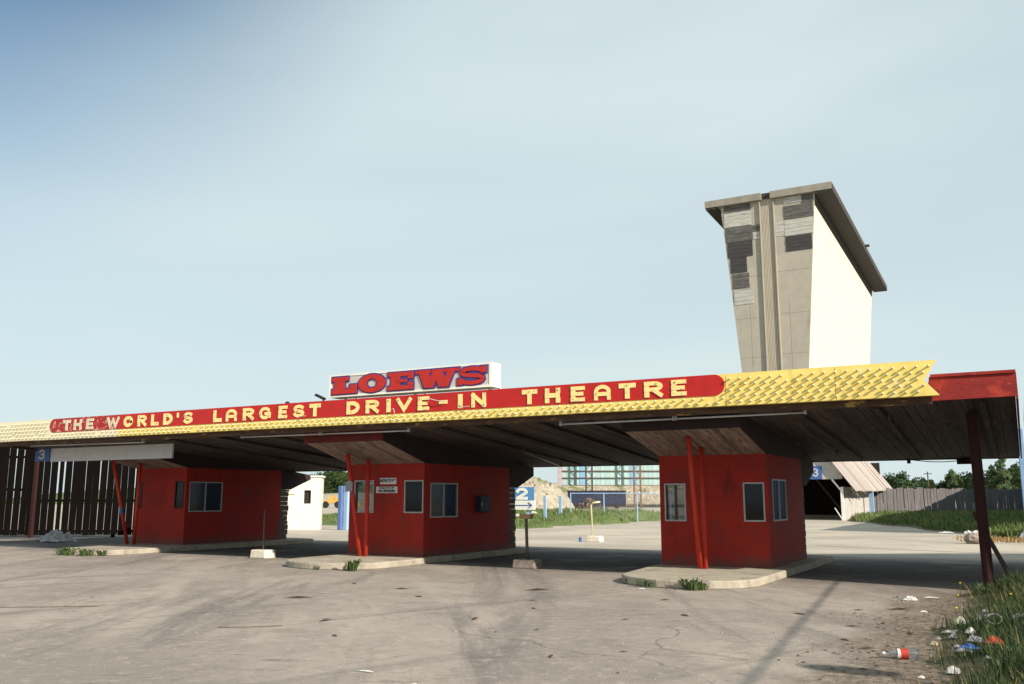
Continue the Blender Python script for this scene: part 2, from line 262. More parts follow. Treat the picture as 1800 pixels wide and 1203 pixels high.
    dmask = mul(rng(dm, -1.0, 0.25), rng(sx.outputs['Y'], 22.0, 15.0))
    base = mixc(base, mixc((0.095, 0.068, 0.048), (0.235, 0.182, 0.135), rng(noise(9, 6, 0.7), 0.42, 0.62)), mul(dmask, 0.85))
    # dusty skirts around the concrete islands
    L(base, b.inputs['Base Color'])
    bn = N(t, 'ShaderNodeBump', Strength=0.55, Distance=0.02); hb = add(noise(45, 4), noise(6, 5), 1.2); L(hb, bn.inputs['Height']); L(bn.outputs[0], b.inputs['Normal'])
    MATS['ground'] = m
ground_material()

# ------------------------------------------------------------------ mesh helpers
class MB:
    def __init__(s): s.v = []; s.f = []
    def poly(s, pts):
        i = len(s.v); s.v += [tuple(p) for p in pts]; s.f.append(tuple(range(i, i + len(pts)))); return s
    def box(s, x0, x1, y0, y1, z0, z1):
        i = len(s.v)
        s.v += [(x0, y0, z0), (x1, y0, z0), (x1, y1, z0), (x0, y1, z0), (x0, y0, z1), (x1, y0, z1), (x1, y1, z1), (x0, y1, z1)]
        s.f += [(i, i+3, i+2, i+1), (i+4, i+5, i+6, i+7), (i, i+1, i+5, i+4), (i+1, i+2, i+6, i+5), (i+2, i+3, i+7, i+6), (i+3, i, i+4, i+7)]
        return s
    def bar(s, p, q, wx, wy, up=(0, 0, 1)):
        p, q = Vector(p), Vector(q); d = (q - p).normalized(); u = Vector(up)
        if abs(d.dot(u)) > 0.98: u = Vector((0, 1, 0))
        a = d.cross(u).normalized(); b = a.cross(d).normalized(); i = len(s.v)
        for e in (p, q):
            for sa, sb in ((-1, -1), (1, -1), (1, 1), (-1, 1)): s.v.append(tuple(e + a * sa * wx / 2 + b * sb * wy / 2))
        s.f += [(i, i+1, i+2, i+3), (i+7, i+6, i+5, i+4)] + [(i+k, i+4+k, i+4+(k+1) % 4, i+(k+1) % 4) for k in range(4)]
        return s
    def prism(s, prof, ext):
        n = len(prof); i = len(s.v); e = Vector(ext)
        s.v += [tuple(p) for p in prof] + [tuple(Vector(p) + e) for p in prof]
        s.f += [tuple(range(i, i + n)), tuple(range(i + 2*n - 1, i + n - 1, -1))]
        s.f += [(i + k, i + n + k, i + n + (k+1) % n, i + (k+1) % n) for k in range(n)]
        return s
    def tube(s, pts, rad, n=8, cap=True):
        pts = [Vector(p) for p in pts]; rad = rad if isinstance(rad, (list, tuple)) else [rad] * len(pts); i0 = len(s.v)
        for k, p in enumerate(pts):
            d = (pts[min(k+1, len(pts)-1)] - pts[max(k-1, 0)]).normalized()
            u = Vector((0, 0, 1)) if abs(d.z) < 0.9 else Vector((0, 1, 0))
            a = d.cross(u).normalized(); b = a.cross(d)
            for j in range(n):
                th = 2 * pi * j / n; s.v.append(tuple(p + (a * cos(th) + b * sin(th)) * rad[k]))
        for k in range(len(pts) - 1):
            for j in range(n):
                s.f.append((i0 + k*n + j, i0 + k*n + (j+1) % n, i0 + (k+1)*n + (j+1) % n, i0 + (k+1)*n + j))
        if cap:
            s.f.append(tuple(i0 + j for j in range(n - 1, -1, -1))); s.f.append(tuple(i0 + (len(pts)-1)*n + j for j in range(n)))
        return s
    def ball(s, c, r, n=8, m=6, sq=(1, 1, 1)):
        c = Vector(c); i = len(s.v)
        for a in range(m + 1):
            ph = pi * a / m
            for j in range(n):
                th = 2 * pi * j / n
                s.v.append((c.x + r*sq[0]*sin(ph)*cos(th), c.y + r*sq[1]*sin(ph)*sin(th), c.z + r*sq[2]*cos(ph)))
        for a in range(m):
            for j in range(n): s.f.append((i + a*n + j, i + (a+1)*n + j, i + (a+1)*n + (j+1) % n, i + a*n + (j+1) % n))
        return s

def mk(name, mb, m, parent=None, origin=(0, 0, 0), smooth=False, bevel=0.0):
    o_ = Vector(origin)
    me = bpy.data.meshes.new(name); me.from_pydata([tuple(Vector(p) - o_) for p in mb.v], [], mb.f); me.update()
    me.materials.append(MATS[m] if isinstance(m, str) else m)
    if smooth: me.polygons.foreach_set('use_smooth', [True] * len(me.polygons))
    o = bpy.data.objects.new(name, me); C.objects.link(o)
    if parent is not None: o.parent = parent
    else: o.location = o_
    if bevel:
        b = o.modifiers.new('bevel', 'BEVEL'); b.width = bevel; b.segments = 2; b.limit_method = 'ANGLE'
    return o
def tag(o, label=None, cat=None, group=None, kind=None):
    if label: o['label'] = label
    if cat: o['category'] = cat
    if group: o['group'] = group
    if kind: o['kind'] = kind
    return o
class Thing:
    """an Empty at the thing's base; parts are authored in world coordinates"""
    def __init__(s, name, loc, label, cat, group=None):
        s.e = bpy.data.objects.new(name, None); C.objects.link(s.e); s.e.location = loc; s.o = Vector(loc); s.e.empty_display_size = 0.3
        tag(s.e, label, cat, group)
    def part(s, name, mb, m, parent=None, label=None, kind=None, **k):
        o = mk(name, mb, m, parent or s.e, s.o, **k)
        if label: o['label'] = label
        if kind: o['kind'] = kind
        return o
def single(name, mb, m, loc, label, cat, group=None, kind=None, **k):
    return tag(mk(name, mb, m, None, loc, **k), label, cat, group, kind)
def dup(o, parent=None):
    c = o.copy(); C.objects.link(c)
    if parent is not None: c.parent = parent
    for ch in list(o.children): dup(ch, c)
    return c
def at(X, Y):                                     # metres right of / ahead of the photographer -> world x, y
    return (X * cos(YAW) - Y * sin(YAW), X * sin(YAW) + Y * cos(YAW))
def pxat(a, d): return at((a - 900) / 1604.0 * d, d)

# stroke lettering in a vertical plane facing -y ------------------------------------------------
def ribbon(mb, pts, hw, y0, y1, closed=False):
    P = [Vector((p[0], p[1])) for p in pts]; n = len(P); Lf, Rt = [], []
    for k in range(n):
        if closed: a, b = P[(k-1) % n], P[(k+1) % n]
        else: a, b = P[max(k-1, 0)], P[min(k+1, n-1)]
        d1 = (P[k] - a).normalized() if (P[k]-a).length > 1e-9 else None; d2 = (b - P[k]).normalized() if (b-P[k]).length > 1e-9 else None
        d1 = d1 or d2; d2 = d2 or d1
        n1, n2 = Vector((-d1.y, d1.x)), Vector((-d2.y, d2.x)); mt = (n1 + n2).normalized(); sc = min(1.6, 1 / max(0.35, mt.dot(n1)))
        q = P[k].copy()
        if not closed and k == 0: q -= d2 * hw
        if not closed and k == n-1: q += d1 * hw
        Lf.append(q + mt * hw * sc); Rt.append(q - mt * hw * sc)
    i = len(mb.v)
    for k in range(n):
        for q in (Lf[k], Rt[k]):
            mb.v.append((q.x, y0, q.y)); mb.v.append((q.x, y1, q.y))
    for k in range(n if closed else n-1):
        a, b = i + 4*k, i + 4*((k+1) % n)
        mb.f += [(a, b, b+2, a+2), (a+1, a+3, b+3, b+1), (a, a+1, b+1, b), (a+2, b+2, b+3, a+3)]
    if not closed:
        mb.f += [(i, i+2, i+3, i+1), (i+4*(n-1), i+4*(n-1)+1, i+4*(n-1)+3, i+4*(n-1)+2)]
def arc(cx, cy, rx, ry, a0, a1, n=10): return [(cx + rx*cos(R(a0 + (a1-a0)*k/n)), cy + ry*sin(R(a0 + (a1-a0)*k/n))) for k in range(n+1)]
GL = {
 'T': [[(0, 1), (1, 1)], [(.5, 0), (.5, 1)]],
 'H': [[(0, 0), (0, 1)], [(1, 0), (1, 1)], [(0, .5), (1, .5)]],
 'E': [[(0, 0), (0, 1)], [(.1, 0), (.1, 1)], [(0, 1), (1, 1)], [(0, .5), (.85, .5)], [(0, 0), (1, 0)]],
 'W': [[(-.1, 1), (.2, 0), (.5, .85), (.8, 0), (1.1, 1)]],
 'O': [arc(.5, .5, .5, .5, 0, 345, 23)],
 'R': [[(0, 0), (0, 1)], [(.08, 0), (.08, 1)], [(0, 1), (.55, 1)] + arc(.55, .74, .45, .26, 90, -90, 8) + [(0, .48)], [(.5, .45), (1, 0)]],
 'L': [[(0, 1), (0, 0), (1, 0)]],
 'D': [[(0, 0), (0, 1)], [(0, 1), (.4, 1)] + arc(.4, .5, .6, .5, 90, -90, 10) + [(0, 0)]],
 "'": [[(.5, 1), (.5, .75)]],
 'S': [arc(.5, .75, .48, .25, 30, 180, 9) + arc(.5, .75, .48, .25, 190, 270, 5)[0:] + arc(.5, .25, .5, .25, 90, -90, 9) + arc(.5, .25, .5, .25, -100, -160, 5)],
 'A': [[(0, 0), (0, .55)] + arc(.5, .55, .5, .45, 180, 0, 12) + [(1, 0)], [(0, .36), (1, .36)]],
 'G': [arc(.5, .5, .5, .5, 40, 325, 18) , [(1, .14), (1, .44), (.6, .44)]],
 'I': [[(.5, 0), (.5, 1)]],
 'V': [[(0, 1), (.5, 0), (1, 1)]],
 'N': [[(0, 0), (0, 1)], [(0, 1), (1, 0)], [(1, 0), (1, 1)]],
 '-': [[(0, .52), (1, .52)]],
 '2': [arc(.5, .68, .5, .32, 165, -15, 12) + [(.06, .02)], [(0, 0), (1, 0)]],
 '3': [arc(.45, .74, .5, .26, 155, -88, 10), arc(.45, .25, .55, .27, 88, -155, 10)],
}
def glyph(mb, ch, x0, x1, z0, z1, hw, y, th):
    """letter filling the box x0..x1, z0..z1; strokes overlap at slightly different depths"""
    for k, st in enumerate(GL[ch]):
        pts = [(x0 + hw + p[0] * max(x1 - x0 - 2*hw, 0), z0 + hw + p[1] * (z1 - z0 - 2*hw)) for p in st]
        ribbon(mb, pts, hw, y - 0.0025 * k, y + th - 0.0012 * k)
def text_mesh(s, size, x, y, z, m, parent, origin, name, bold=0.0):
    cu = bpy.data.curves.new('txt', 'FONT'); cu.body = s; cu.size = size; cu.align_x = 'CENTER'; cu.extrude = 0.003; cu.offset = bold
    to = bpy.data.objects.new('txt', cu); C.objects.link(to); dg = bpy.context.evaluated_depsgraph_get()
    me = bpy.data.meshes.new_from_object(to.evaluated_get(dg)); bpy.data.objects.remove(to); me.name = name
    me.transform(Matrix.Translation(Vector((x, y, z)) - Vector(origin)) @ Matrix.Rotation(R(90), 4, 'X'))
    me.materials.clear(); me.materials.append(MATS[m]); o = bpy.data.objects.new(name, me); C.objects.link(o); o.parent = parent; return o

# ================================================================== SETTING: ground
gm = MB()
gx = [-2500, -600, -150, -60, -45] + [-40 + 2*i for i in range(24)] + [12, 25, 60, 150, 600, 2500]
gy = [-300, -60, -20, -8] + [-4 + 2*i for i in range(22)] + [45, 60, 90, 130, 200, 400, 900, 3000]
for y in gy:
    for x in gx:
        z = 0
        gm.v.append((x, y, z))
nx = len(gx)
for j in range(len(gy) - 1):
    for i in range(nx - 1): gm.f.append((j*nx + i, j*nx + i + 1, (j+1)*nx + i + 1, (j+1)*nx + i))
tag(mk('ground', gm, 'ground'), kind='structure')

# ================================================================== CANOPY
ZF0, ZF1 = 3.315, 3.92            # fascia bottom / top
TF = 16.70                        # fascia face
def soff(t): return 3.27 - (t - 16.9) * 0.0815      # underside height
cp = Thing('entrance_canopy', (-18, 21, 0), 'long dark plank canopy roof sheltering the red ticket booths and the lanes between them', 'canopy')
XL, XR = -27.95, 0.07
m = MB(); m.prism([(XL, 16.97, soff(16.97) + .03), (XL, 25.4, soff(25.4) + .03), (XL, 25.4, soff(25.4) + .24), (XL, 16.97, 3.50)], (XR - XL - 0.02, 0, 0))
cp.part('roof', m, 'roof_felt')
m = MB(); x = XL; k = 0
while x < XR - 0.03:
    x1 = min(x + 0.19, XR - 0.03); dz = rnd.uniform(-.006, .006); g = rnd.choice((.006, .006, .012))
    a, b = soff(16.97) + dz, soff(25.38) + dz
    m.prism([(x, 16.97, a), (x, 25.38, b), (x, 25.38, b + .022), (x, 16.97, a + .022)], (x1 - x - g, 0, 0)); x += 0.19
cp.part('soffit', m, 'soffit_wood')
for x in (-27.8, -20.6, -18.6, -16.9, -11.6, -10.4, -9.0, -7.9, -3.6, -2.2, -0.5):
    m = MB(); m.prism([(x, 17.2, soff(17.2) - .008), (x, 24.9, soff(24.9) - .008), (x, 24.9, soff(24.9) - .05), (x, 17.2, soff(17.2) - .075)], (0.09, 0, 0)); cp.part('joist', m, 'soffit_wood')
m = MB().box(-36.9, -1.2, 16.86, 16.965, 3.19, 3.42); cp.part('front_beam', m, 'beam_wood')
m = MB().box(XL, XR - .04, 25.41, 25.46, 2.56, 2.86).box(-1.35, -0.95, 25.3, 25.405, 2.44, 2.56).box(-2.5, -2.42, 25.3, 25.405, 2.48, 2.56); cp.part('rear_beam', m, 'dark_board')
m = MB(); m.prism([(-1.30, 16.90, 3.24), (0.07, 16.90, 3.26), (0.07, 16.90, 3.70), (-1.22, 16.90, 3.66)], (0, 0.05, 0)); m.box(-1.2, 0.085, 16.87, 16.896, 3.645, 3.695)
cp.part('end_board', m, 'board_red', label='weathered red end board of the canopy with flaking paint')
m = MB(); m.prism([(0.06, 16.96, 3.22), (0.06, 25.4, 2.56), (0.06, 25.4, 2.84), (0.06, 16.96, 3.66)], (0.03, 0, 0)); cp.part('side_board', m, 'board_red')
m = MB().tube([(-0.62, 18.15, 0), (-0.66, 18.12, 3.14)], 0.090, 12).box(-0.80, -0.50, 18.0, 18.3, 0, 0.02)
cp.part('column', m, 'deep_rust', smooth=False, label='rusty dark red steel column at the right end of the canopy')
m = MB(); m.tube([(-2.45 + 1.5*k/10, 25.47, 2.58 - .07*sin(pi*k/10)) for k in range(11)], .012, 6)
cp.part('loose_wire', m, 'cable_black')

# fluorescent tubes
def tube_light(p, q, label, ends=True, n=1, rad=.019, m_='tube_white'):
    P, Q = Vector(p), Vector(q); t = Thing('fluorescent_light', P, label, 'strip light', 'bare tube lights under the canopy')
    for k in range(n):
        a, b = P.lerp(Q, k/n + 0.004), P.lerp(Q, (k+1)/n - 0.004)
        t.part('tube', MB().tube([a, b], rad, 8), m_, smooth=True)
        for e in (a, b): t.part('holder', MB().box(e.x-rad*1.4, e.x+rad*1.4, e.y-rad*1.6, e.y+rad*1.6, e.z-rad*1.7, soff(max(e.y, 16.9)) + .005), 'rust_steel' if rad < .015 else 'aluminium')
tube_light((-8.35, 17.02, 3.13), (-3.32, 17.02, 3.15), 'long white tube light under the yellow sign, in front of the rightmost red booth', n=2)
tube_light((-17.55, 17.02, 3.16), (-12.22, 17.02, 3.14), 'long white tube light under the red sign, in front of the middle red booth', n=2)
tube_light((-26.4, 17.02, 3.18), (-21.3, 17.02, 3.14), 'long white tube light above the white board numbered 3', n=2)
tube_light((-3.75, 18.6, 3.0), (-3.85, 23.2, 2.64), 'thin grey tube light under the dark planks, running back right of the rightmost booth', rad=.011, m_='rust_steel')
tube_light((-2.05, 18.2, 3.05), (-2.1, 20.4, 2.86), 'short thin tube light under the planks near the right end column', rad=.011, m_='rust_steel')
tube_light((-11.5, 21.2, 2.82), (-12.05, 24.6, 2.54), 'thin white tube light under the planks between the middle and right booths', rad=.012)

sc_ = Thing('added_canopy', (3.5, 21.5, 0), 'low dark canopy added unseen beyond the right edge to shade the lane by the dark red column', 'canopy')  # roof out of view, added and shaped so its shadow covers the lane
sc_.part('roof', MB().prism([(.20, 17.46, 3.32), (7.6, 15.3, 3.32), (7.8, 29.5, 3.32), (3.9, 27.6, 3.32), (.20, 25.2, 3.32)], (0, 0, .16)), 'roof_felt')
for x, y in ((1.6, 17.6), (6.2, 16.4), (6.6, 27.6), (1.6, 24.6)): sc_.part('column', MB().tube([(x, y, 0), (x, y, 3.319)], .09, 10), 'rust_red')
# ================================================================== MARQUEE SIGN on the fascia
sg = Thing('marquee_sign', (-14, TF, ZF0), 'long yellow and red fascia sign lettered THE WORLD\'S LARGEST DRIVE-IN THEATRE', 'marquee sign')
seams = [-36.9, -33.2, -29.5, -25.75, -22.0, -18.3, -15.2, -12.48, -9.92, -7.96, -4.71, -2.73]
for a, b in zip(seams[:-1], seams[1:]):
    fd = b <= -21.9
    m = MB().box(a + .005, b - .005, TF, 16.85, ZF0 + rnd.uniform(-.004, .004), ZF1 + rnd.uniform(-.006, .0))
    o = sg.part('panel', m, 'sign_faded' if fd else 'sign_yellow')
    if fd: o['label'] = 'bleached cream sign panel'
m = MB(); m.prism([(-2.725, TF, ZF0), (-1.06, TF, ZF0), (-1.30, TF, 3.60), (-1.09, TF, ZF1), (-2.725, TF, ZF1)], (0, 0.15, 0))
sg.part('arrow_tail', m, 'sign_yellow', label='yellow swallowtail end of the sign')
ZB0, ZB1 = 3.515, 3.919
m = MB(); r_ = (ZB1 - ZB0) / 2
prof = [(-22.0, TF - .012, ZB0)] + [(-4.71 - .012 - r_ + r_ * cos(R(a)), TF - .012, (ZB0 + ZB1)/2 + r_ * sin(R(a))) for a in range(-90, 91, 15)] + [(-22.0, TF - .012, ZB1)]
m.prism(prof, (0, .014, 0)); sg.part('red_band', m, 'band_red')
m = MB(); prof = [(-22.003, TF - .012, ZB0), (-22.003, TF - .012, ZB1)] + [(-25.1 + r_ + r_ * cos(R(a)), TF - .012, (ZB0 + ZB1)/2 + r_ * sin(R(a))) for a in range(90, 271, 15)]
m.prism(prof, (0, .014, 0)); sg.part('red_band', m, 'band_faded', label='bleached scratched left end of the red band')
letters = [('T', -24.47, -24.12), ('H', -23.97, -23.61), ('E', -23.40, -23.08), ('W', -22.47, -22.01), ('O', -21.78, -21.41), ('R', -21.2, -20.84), ('L', -20.65, -20.36), ('D', -20.16, -19.81), ("'", -19.65, -19.56), ('S', -19.37, -19.04),
 ('L', -18.26, -17.96), ('A', -17.8, -17.42), ('R', -17.2, -16.82), ('G', -16.63, -16.25), ('E', -15.98, -15.70), ('S', -15.49, -15.15), ('T', -14.98, -14.63),
 ('D', -13.82, -13.44), ('R', -13.25, -12.87), ('I', -12.65, -12.53), ('V', -12.36, -11.94), ('E', -11.76, -11.46), ('-', -11.19, -10.97), ('I', -10.69, -10.57), ('N', -10.34, -9.97),
 ('T', -9.08, -8.72), ('H', -8.53, -8.18), ('E', -7.93, -7.62), ('A', -7.41, -7.05), ('T', -6.87, -6.51), ('R', -6.33, -5.95), ('E', -5.77, -5.47)]
for ch, a, b in letters:
    m = MB(); hw = 0.039 if ch in 'ESGAR' else 0.044 if ch in 'WVN' else 0.048
    if ch == 'I': hw = 0.057
    if ch == "'": hw = 0.035
    if ch == '-': hw = 0.04
    glyph(m, ch, a, b, 3.552, 3.862, hw, TF - .024, .011)
    o = sg.part('letter', m, 'letter_faded' if a < -22 else 'letter_yellow'); o['label'] = 'letter ' + ('apostrophe' if ch == "'" else 'hyphen' if ch == '-' else ch)
# sockets: little dark holes with remains of neon supports on the letters
for ch, a, b in letters[4:]:
    for q in range(rnd.choice((1, 2, 2))):
        st = rnd.choice(GL[ch]); p = rnd.choice(st); hw = .05
        if ch in "-'": continue
        x = a + hw + p[0]*max(b-a-2*hw, 0); z = 3.555 + hw + p[1]*(.31-2*hw)
        sg.part('socket', MB().tube([(x, TF - .038, z), (x, TF - .030, z)], rnd.uniform(.007, .014), 6), 'rust_red')
for pts in ([(-11.50, TF - .06, 3.82), (-11.17, TF - .09, 3.735), (-11.0, TF - .06, 3.72)], [(-12.50, TF - .06, 3.60), (-12.40, TF - .08, 3.625), (-12.38, TF - .06, 3.52)], [(-10.62, TF - .06, 3.575), (-10.36, TF - .07, 3.575)], [(-15.28, TF - .06, 3.565), (-15.05, TF - .07, 3.572)]):
    sg.part('neon_tube', MB().tube(pts, .010, 6), 'paper_white', label='broken piece of white neon tubing')
# bulbs
bulbs = []
row = 0.108
for k in range(5):
    z = ZF0 + .07 + row * k
    x = -4.62 + (0.095 if k % 2 else 0)
    while x < -1.1 - (0.26 - abs(k - 2) * 0.10):
        bulbs.append((x, z)); x += .19
    x = -28.6 + (0.095 if k % 2 else 0)
    while x < -25.15: bulbs.append((x, z)); x += .19
for k in range(2):
    x = -25.0 + (0.095 if k % 2 else 0)
    while x < -4.74: bulbs.append((x, ZF0 + .055 + row * .85 * k)); x += .19
bulbs = [p for p in bulbs if rnd.random() > .045]
bulbs.sort(key=lambda p: -p[0])
bm0 = MB().tube([(0, 0, 0), (0, -.042, 0)], [.018, .014], 6).ball((0, -.062, 0), .022, 8, 6)
bo = None
for k, (x, z) in enumerate(bulbs[:100]):
    if bo is None:
        bo = mk('light_bulb', bm0, 'bulb', sg.e, smooth=True)
        b_ = bo
    else:
        b_ = bo.copy(); C.objects.link(b_); b_.parent = sg.e
    b_.location = Vector((x, TF, z)) - sg.o
m = MB()
for (x, z) in bulbs[100:]:
    m.tube([(x, TF, z), (x, TF - .042, z)], [.018, .014], 5).ball((x, TF - .062, z), .025, 6, 5)
sg.part('light_bulbs', m, 'bulb', kind='stuff', smooth=True)

# ================================================================== ROOF SIGN (slab letters)
rs = Thing('roof_sign', (-12.3, 17.2, 3.5), 'white boxed roof sign with fat red slab letters edged in blue', 'roof sign')
S0, S1, T0, T1, Y0 = -14.66, -10.02, 4.03, 4.58, 17.0
m = MB().box(S0, S1, Y0 + .03, Y0 + .42, T0, T1)
rs.part('box', m, 'white_paint', bevel=.008)
m = MB().box(S0, S1, Y0, Y0 + .028, T1 - .048, T1 + .002).box(S0, S1, Y0, Y0 + .028, T0 - .002, T0 + .048).box(S0, S0 + .06, Y0, Y0 + .028, T0 + .0485, T1 - .0485).box(S1 - .06, S1, Y0, Y0 + .028, T0 + .0485, T1 - .0485)
rs.part('frame', m, 'white_paint')
rs.part('face', MB().box(S0 + .061, S1 - .061, Y0 + .012, Y0 + .027, T0 + .049, T1 - .049), 'sign_grey')
zb, zt = T0 + .066, T1 - .062; H = zt - zb
def slab(ch, a, b, e, y):
    """fat slab-serif letter between x=a..b, grown by e for the outline"""
    m = MB(); W = b - a; k = [0]
    def rect(x0, x1, z0, z1):
        d = .002 * k[0]; k[0] += 1; m.box(a + x0*W - e, a + x1*W + e, y - d, y + .01 - d*.5, zb + z0*H - e, zb + z1*H + e)
    def pl(pts, hw):
        d = .002 * k[0]; k[0] += 1; ribbon(m, [(a + p[0]*W, zb + p[1]*H) for p in pts], hw + e, y - d, y + .01 - d*.5)
    if ch == 'L': rect(.10, .52, .0, 1); rect(0, .66, .74, 1); rect(0, 1, 0, .30); rect(.72, 1, .28, .52)
    if ch == 'E': rect(.12, .50, 0, 1); rect(0, 1, .76, 1); rect(0, 1, 0, .25); rect(.78, 1, .60, .78); rect(.78, 1, .22, .42); rect(.4, .76, .42, .60)
    def para(xb, xt, wd, z0=0.0, z1=1.0):
        d = .002 * k[0]; k[0] += 1; e2 = e * 1.15
        m.prism([(a + (xb - wd)*W - e2, y - d, zb + z0*H - e), (a + (xb + wd)*W + e2, y - d, zb + z0*H - e), (a + (xt + wd)*W + e2, y - d, zb + z1*H + e), (a + (xt - wd)*W - e2, y - d, zb + z1*H + e)], (0, .01 + d*.5, 0))
    if ch == 'W':
        rect(-.02, .36, .80, 1); rect(.37, .66, .80, 1); rect(.67, 1.02, .80, 1)
        para(.315, .155, .115); para(.33, .50, .085, 0, .99); para(.665, .49, .115, 0, .995); para(.68, .86, .085, 0, .985)
    if ch == 'S':
        hs = H*.118
        d = .002*k[0]; k[0] += 1
        ribbon(m, [(a + p[0]*W, zb + p[1]*H) for p in arc(.5, .70, .33, .178, 8, 245, 14) + [(.5, .515)] + arc(.5, .315, .345, .196, 72, -168, 16)], hs + e, y - d, y + .01)
        rect(.78, .96, .62, .98); rect(.04, .20, .02, .38)
    if ch == 'O':
        n = 28; i = len(m.v); cx, cz = a + W/2, zb + H/2
        for q in range(n):
            th = 2*pi*q/n; c_, s_ = cos(th), sin(th)
            for rx, rz in ((W/2 + e, H*.53 + e), (W*.18 - e, H*.26 - e)):
                for yy in (y, y + .01): m.v.append((cx + rx*c_, yy, cz + rz*s_))
        for q in range(n):
            A, B = i + 4*q, i + 4*((q+1) % n)
            m.f += [(A, A+2, B+2, B), (A+1, B+1, B+3, A+3), (A, B, B+1, A+1), (A+2, A+3, B+3, B+2)]
    return m
for ch, a, b in (('L', -14.56, -13.78), ('O', -13.75, -12.92), ('E', -12.86, -12.12), ('W', -12.05, -10.88), ('S', -10.94, -10.11)):
    o = rs.part('letter', slab(ch, a, b, -.005, Y0 - .016), 'slab_red'); o['label'] = 'fat red slab letter ' + ch
    q = rs.part('letter_outline', slab(ch, a, b, .027, Y0 - .004), 'slab_blue', parent=o)
for x in (-14.4, -12.3, -10.25):
    rs.part('brace', MB().bar((x, Y0 + .43, 4.5), (x, Y0 + 1.25, 3.45), .05, .05), 'white_paint')
    rs.part('leg', MB().box(x - .03, x + .03, Y0 + .3, Y0 + .36, 3.45, 4.03), 'white_paint')
# small floodlights / stubs on the canopy roof
fl = Thing('floodlight', (-14.95, 16.95, 3.5), 'small black floodlight tilted on the sign top left of the white roof sign', 'floodlight')
fl.part('arm', MB().bar((-14.8, 16.95, 3.50), (-14.74, 16.9, 4.02), .03, .03), 'black_text')
fl.part('lamp_head', MB().bar((-14.98, 16.9, 4.11), (-14.70, 16.9, 3.99), .09, .055), 'black_text')
vt = Thing('roof_vent', (-16.0, 17.0, 3.5), 'small dark round vent cap poking over the red sign above the word LARGEST', 'vent')
vt.part('pipe', MB().tube([(-16.0, 17.0, 3.48), (-16.0, 17.0, 3.96)], .03, 8), 'black_text')
vt.part('cap', MB().ball((-16.0, 17.0, 3.97), .06, 10, 6, (1, 1, .7)), 'black_text', smooth=True)

# ================================================================== TICKET BOOTHS
def wall_grid(m, axis, c0, c1, u0, u1, z0, z1, holes):
    """wall slab (thickness c0..c1 on the other axis) over u0..u1, z0..z1 with rectangular holes"""
    us = sorted({u0, u1, *[h[0] for h in holes], *[h[1] for h in holes]}); zs = sorted({z0, z1, *[h[2] for h in holes], *[h[3] for h in holes]})
    inside = lambda u, z: any(h[0] < u < h[1] and h[2] < z < h[3] for h in holes)
    solid = lambda a, b: 0 <= a < len(us)-1 and 0 <= b < len(zs)-1 and not inside((us[a]+us[a+1])/2, (zs[b]+zs[b+1])/2)
    P = (lambda u, c, z: (u, c, z)) if axis == 'x' else (lambda u, c, z: (c, u, z))
    for a in range(len(us)-1):
        for b in range(len(zs)-1):
            if not solid(a, b): continue
            A, B, Z, W = us[a], us[a+1], zs[b], zs[b+1]
            m.poly([P(A, c0, Z), P(B, c0, Z), P(B, c0, W), P(A, c0, W)]); m.poly([P(A, c1, Z), P(A, c1, W), P(B, c1, W), P(B, c1, Z)])
            if not solid(a-1, b): m.poly([P(A, c0, Z), P(A, c0, W), P(A, c1, W), P(A, c1, Z)])
            if not solid(a+1, b): m.poly([P(B, c0, Z), P(B, c1, Z), P(B, c1, W), P(B, c0, W)])
            if not solid(a, b-1): m.poly([P(A, c0, Z), P(A, c1, Z), P(B, c1, Z), P(B, c0, Z)])
            if not solid(a, b+1): m.poly([P(A, c0, W), P(B, c0, W), P(B, c1, W), P(A, c1, W)])

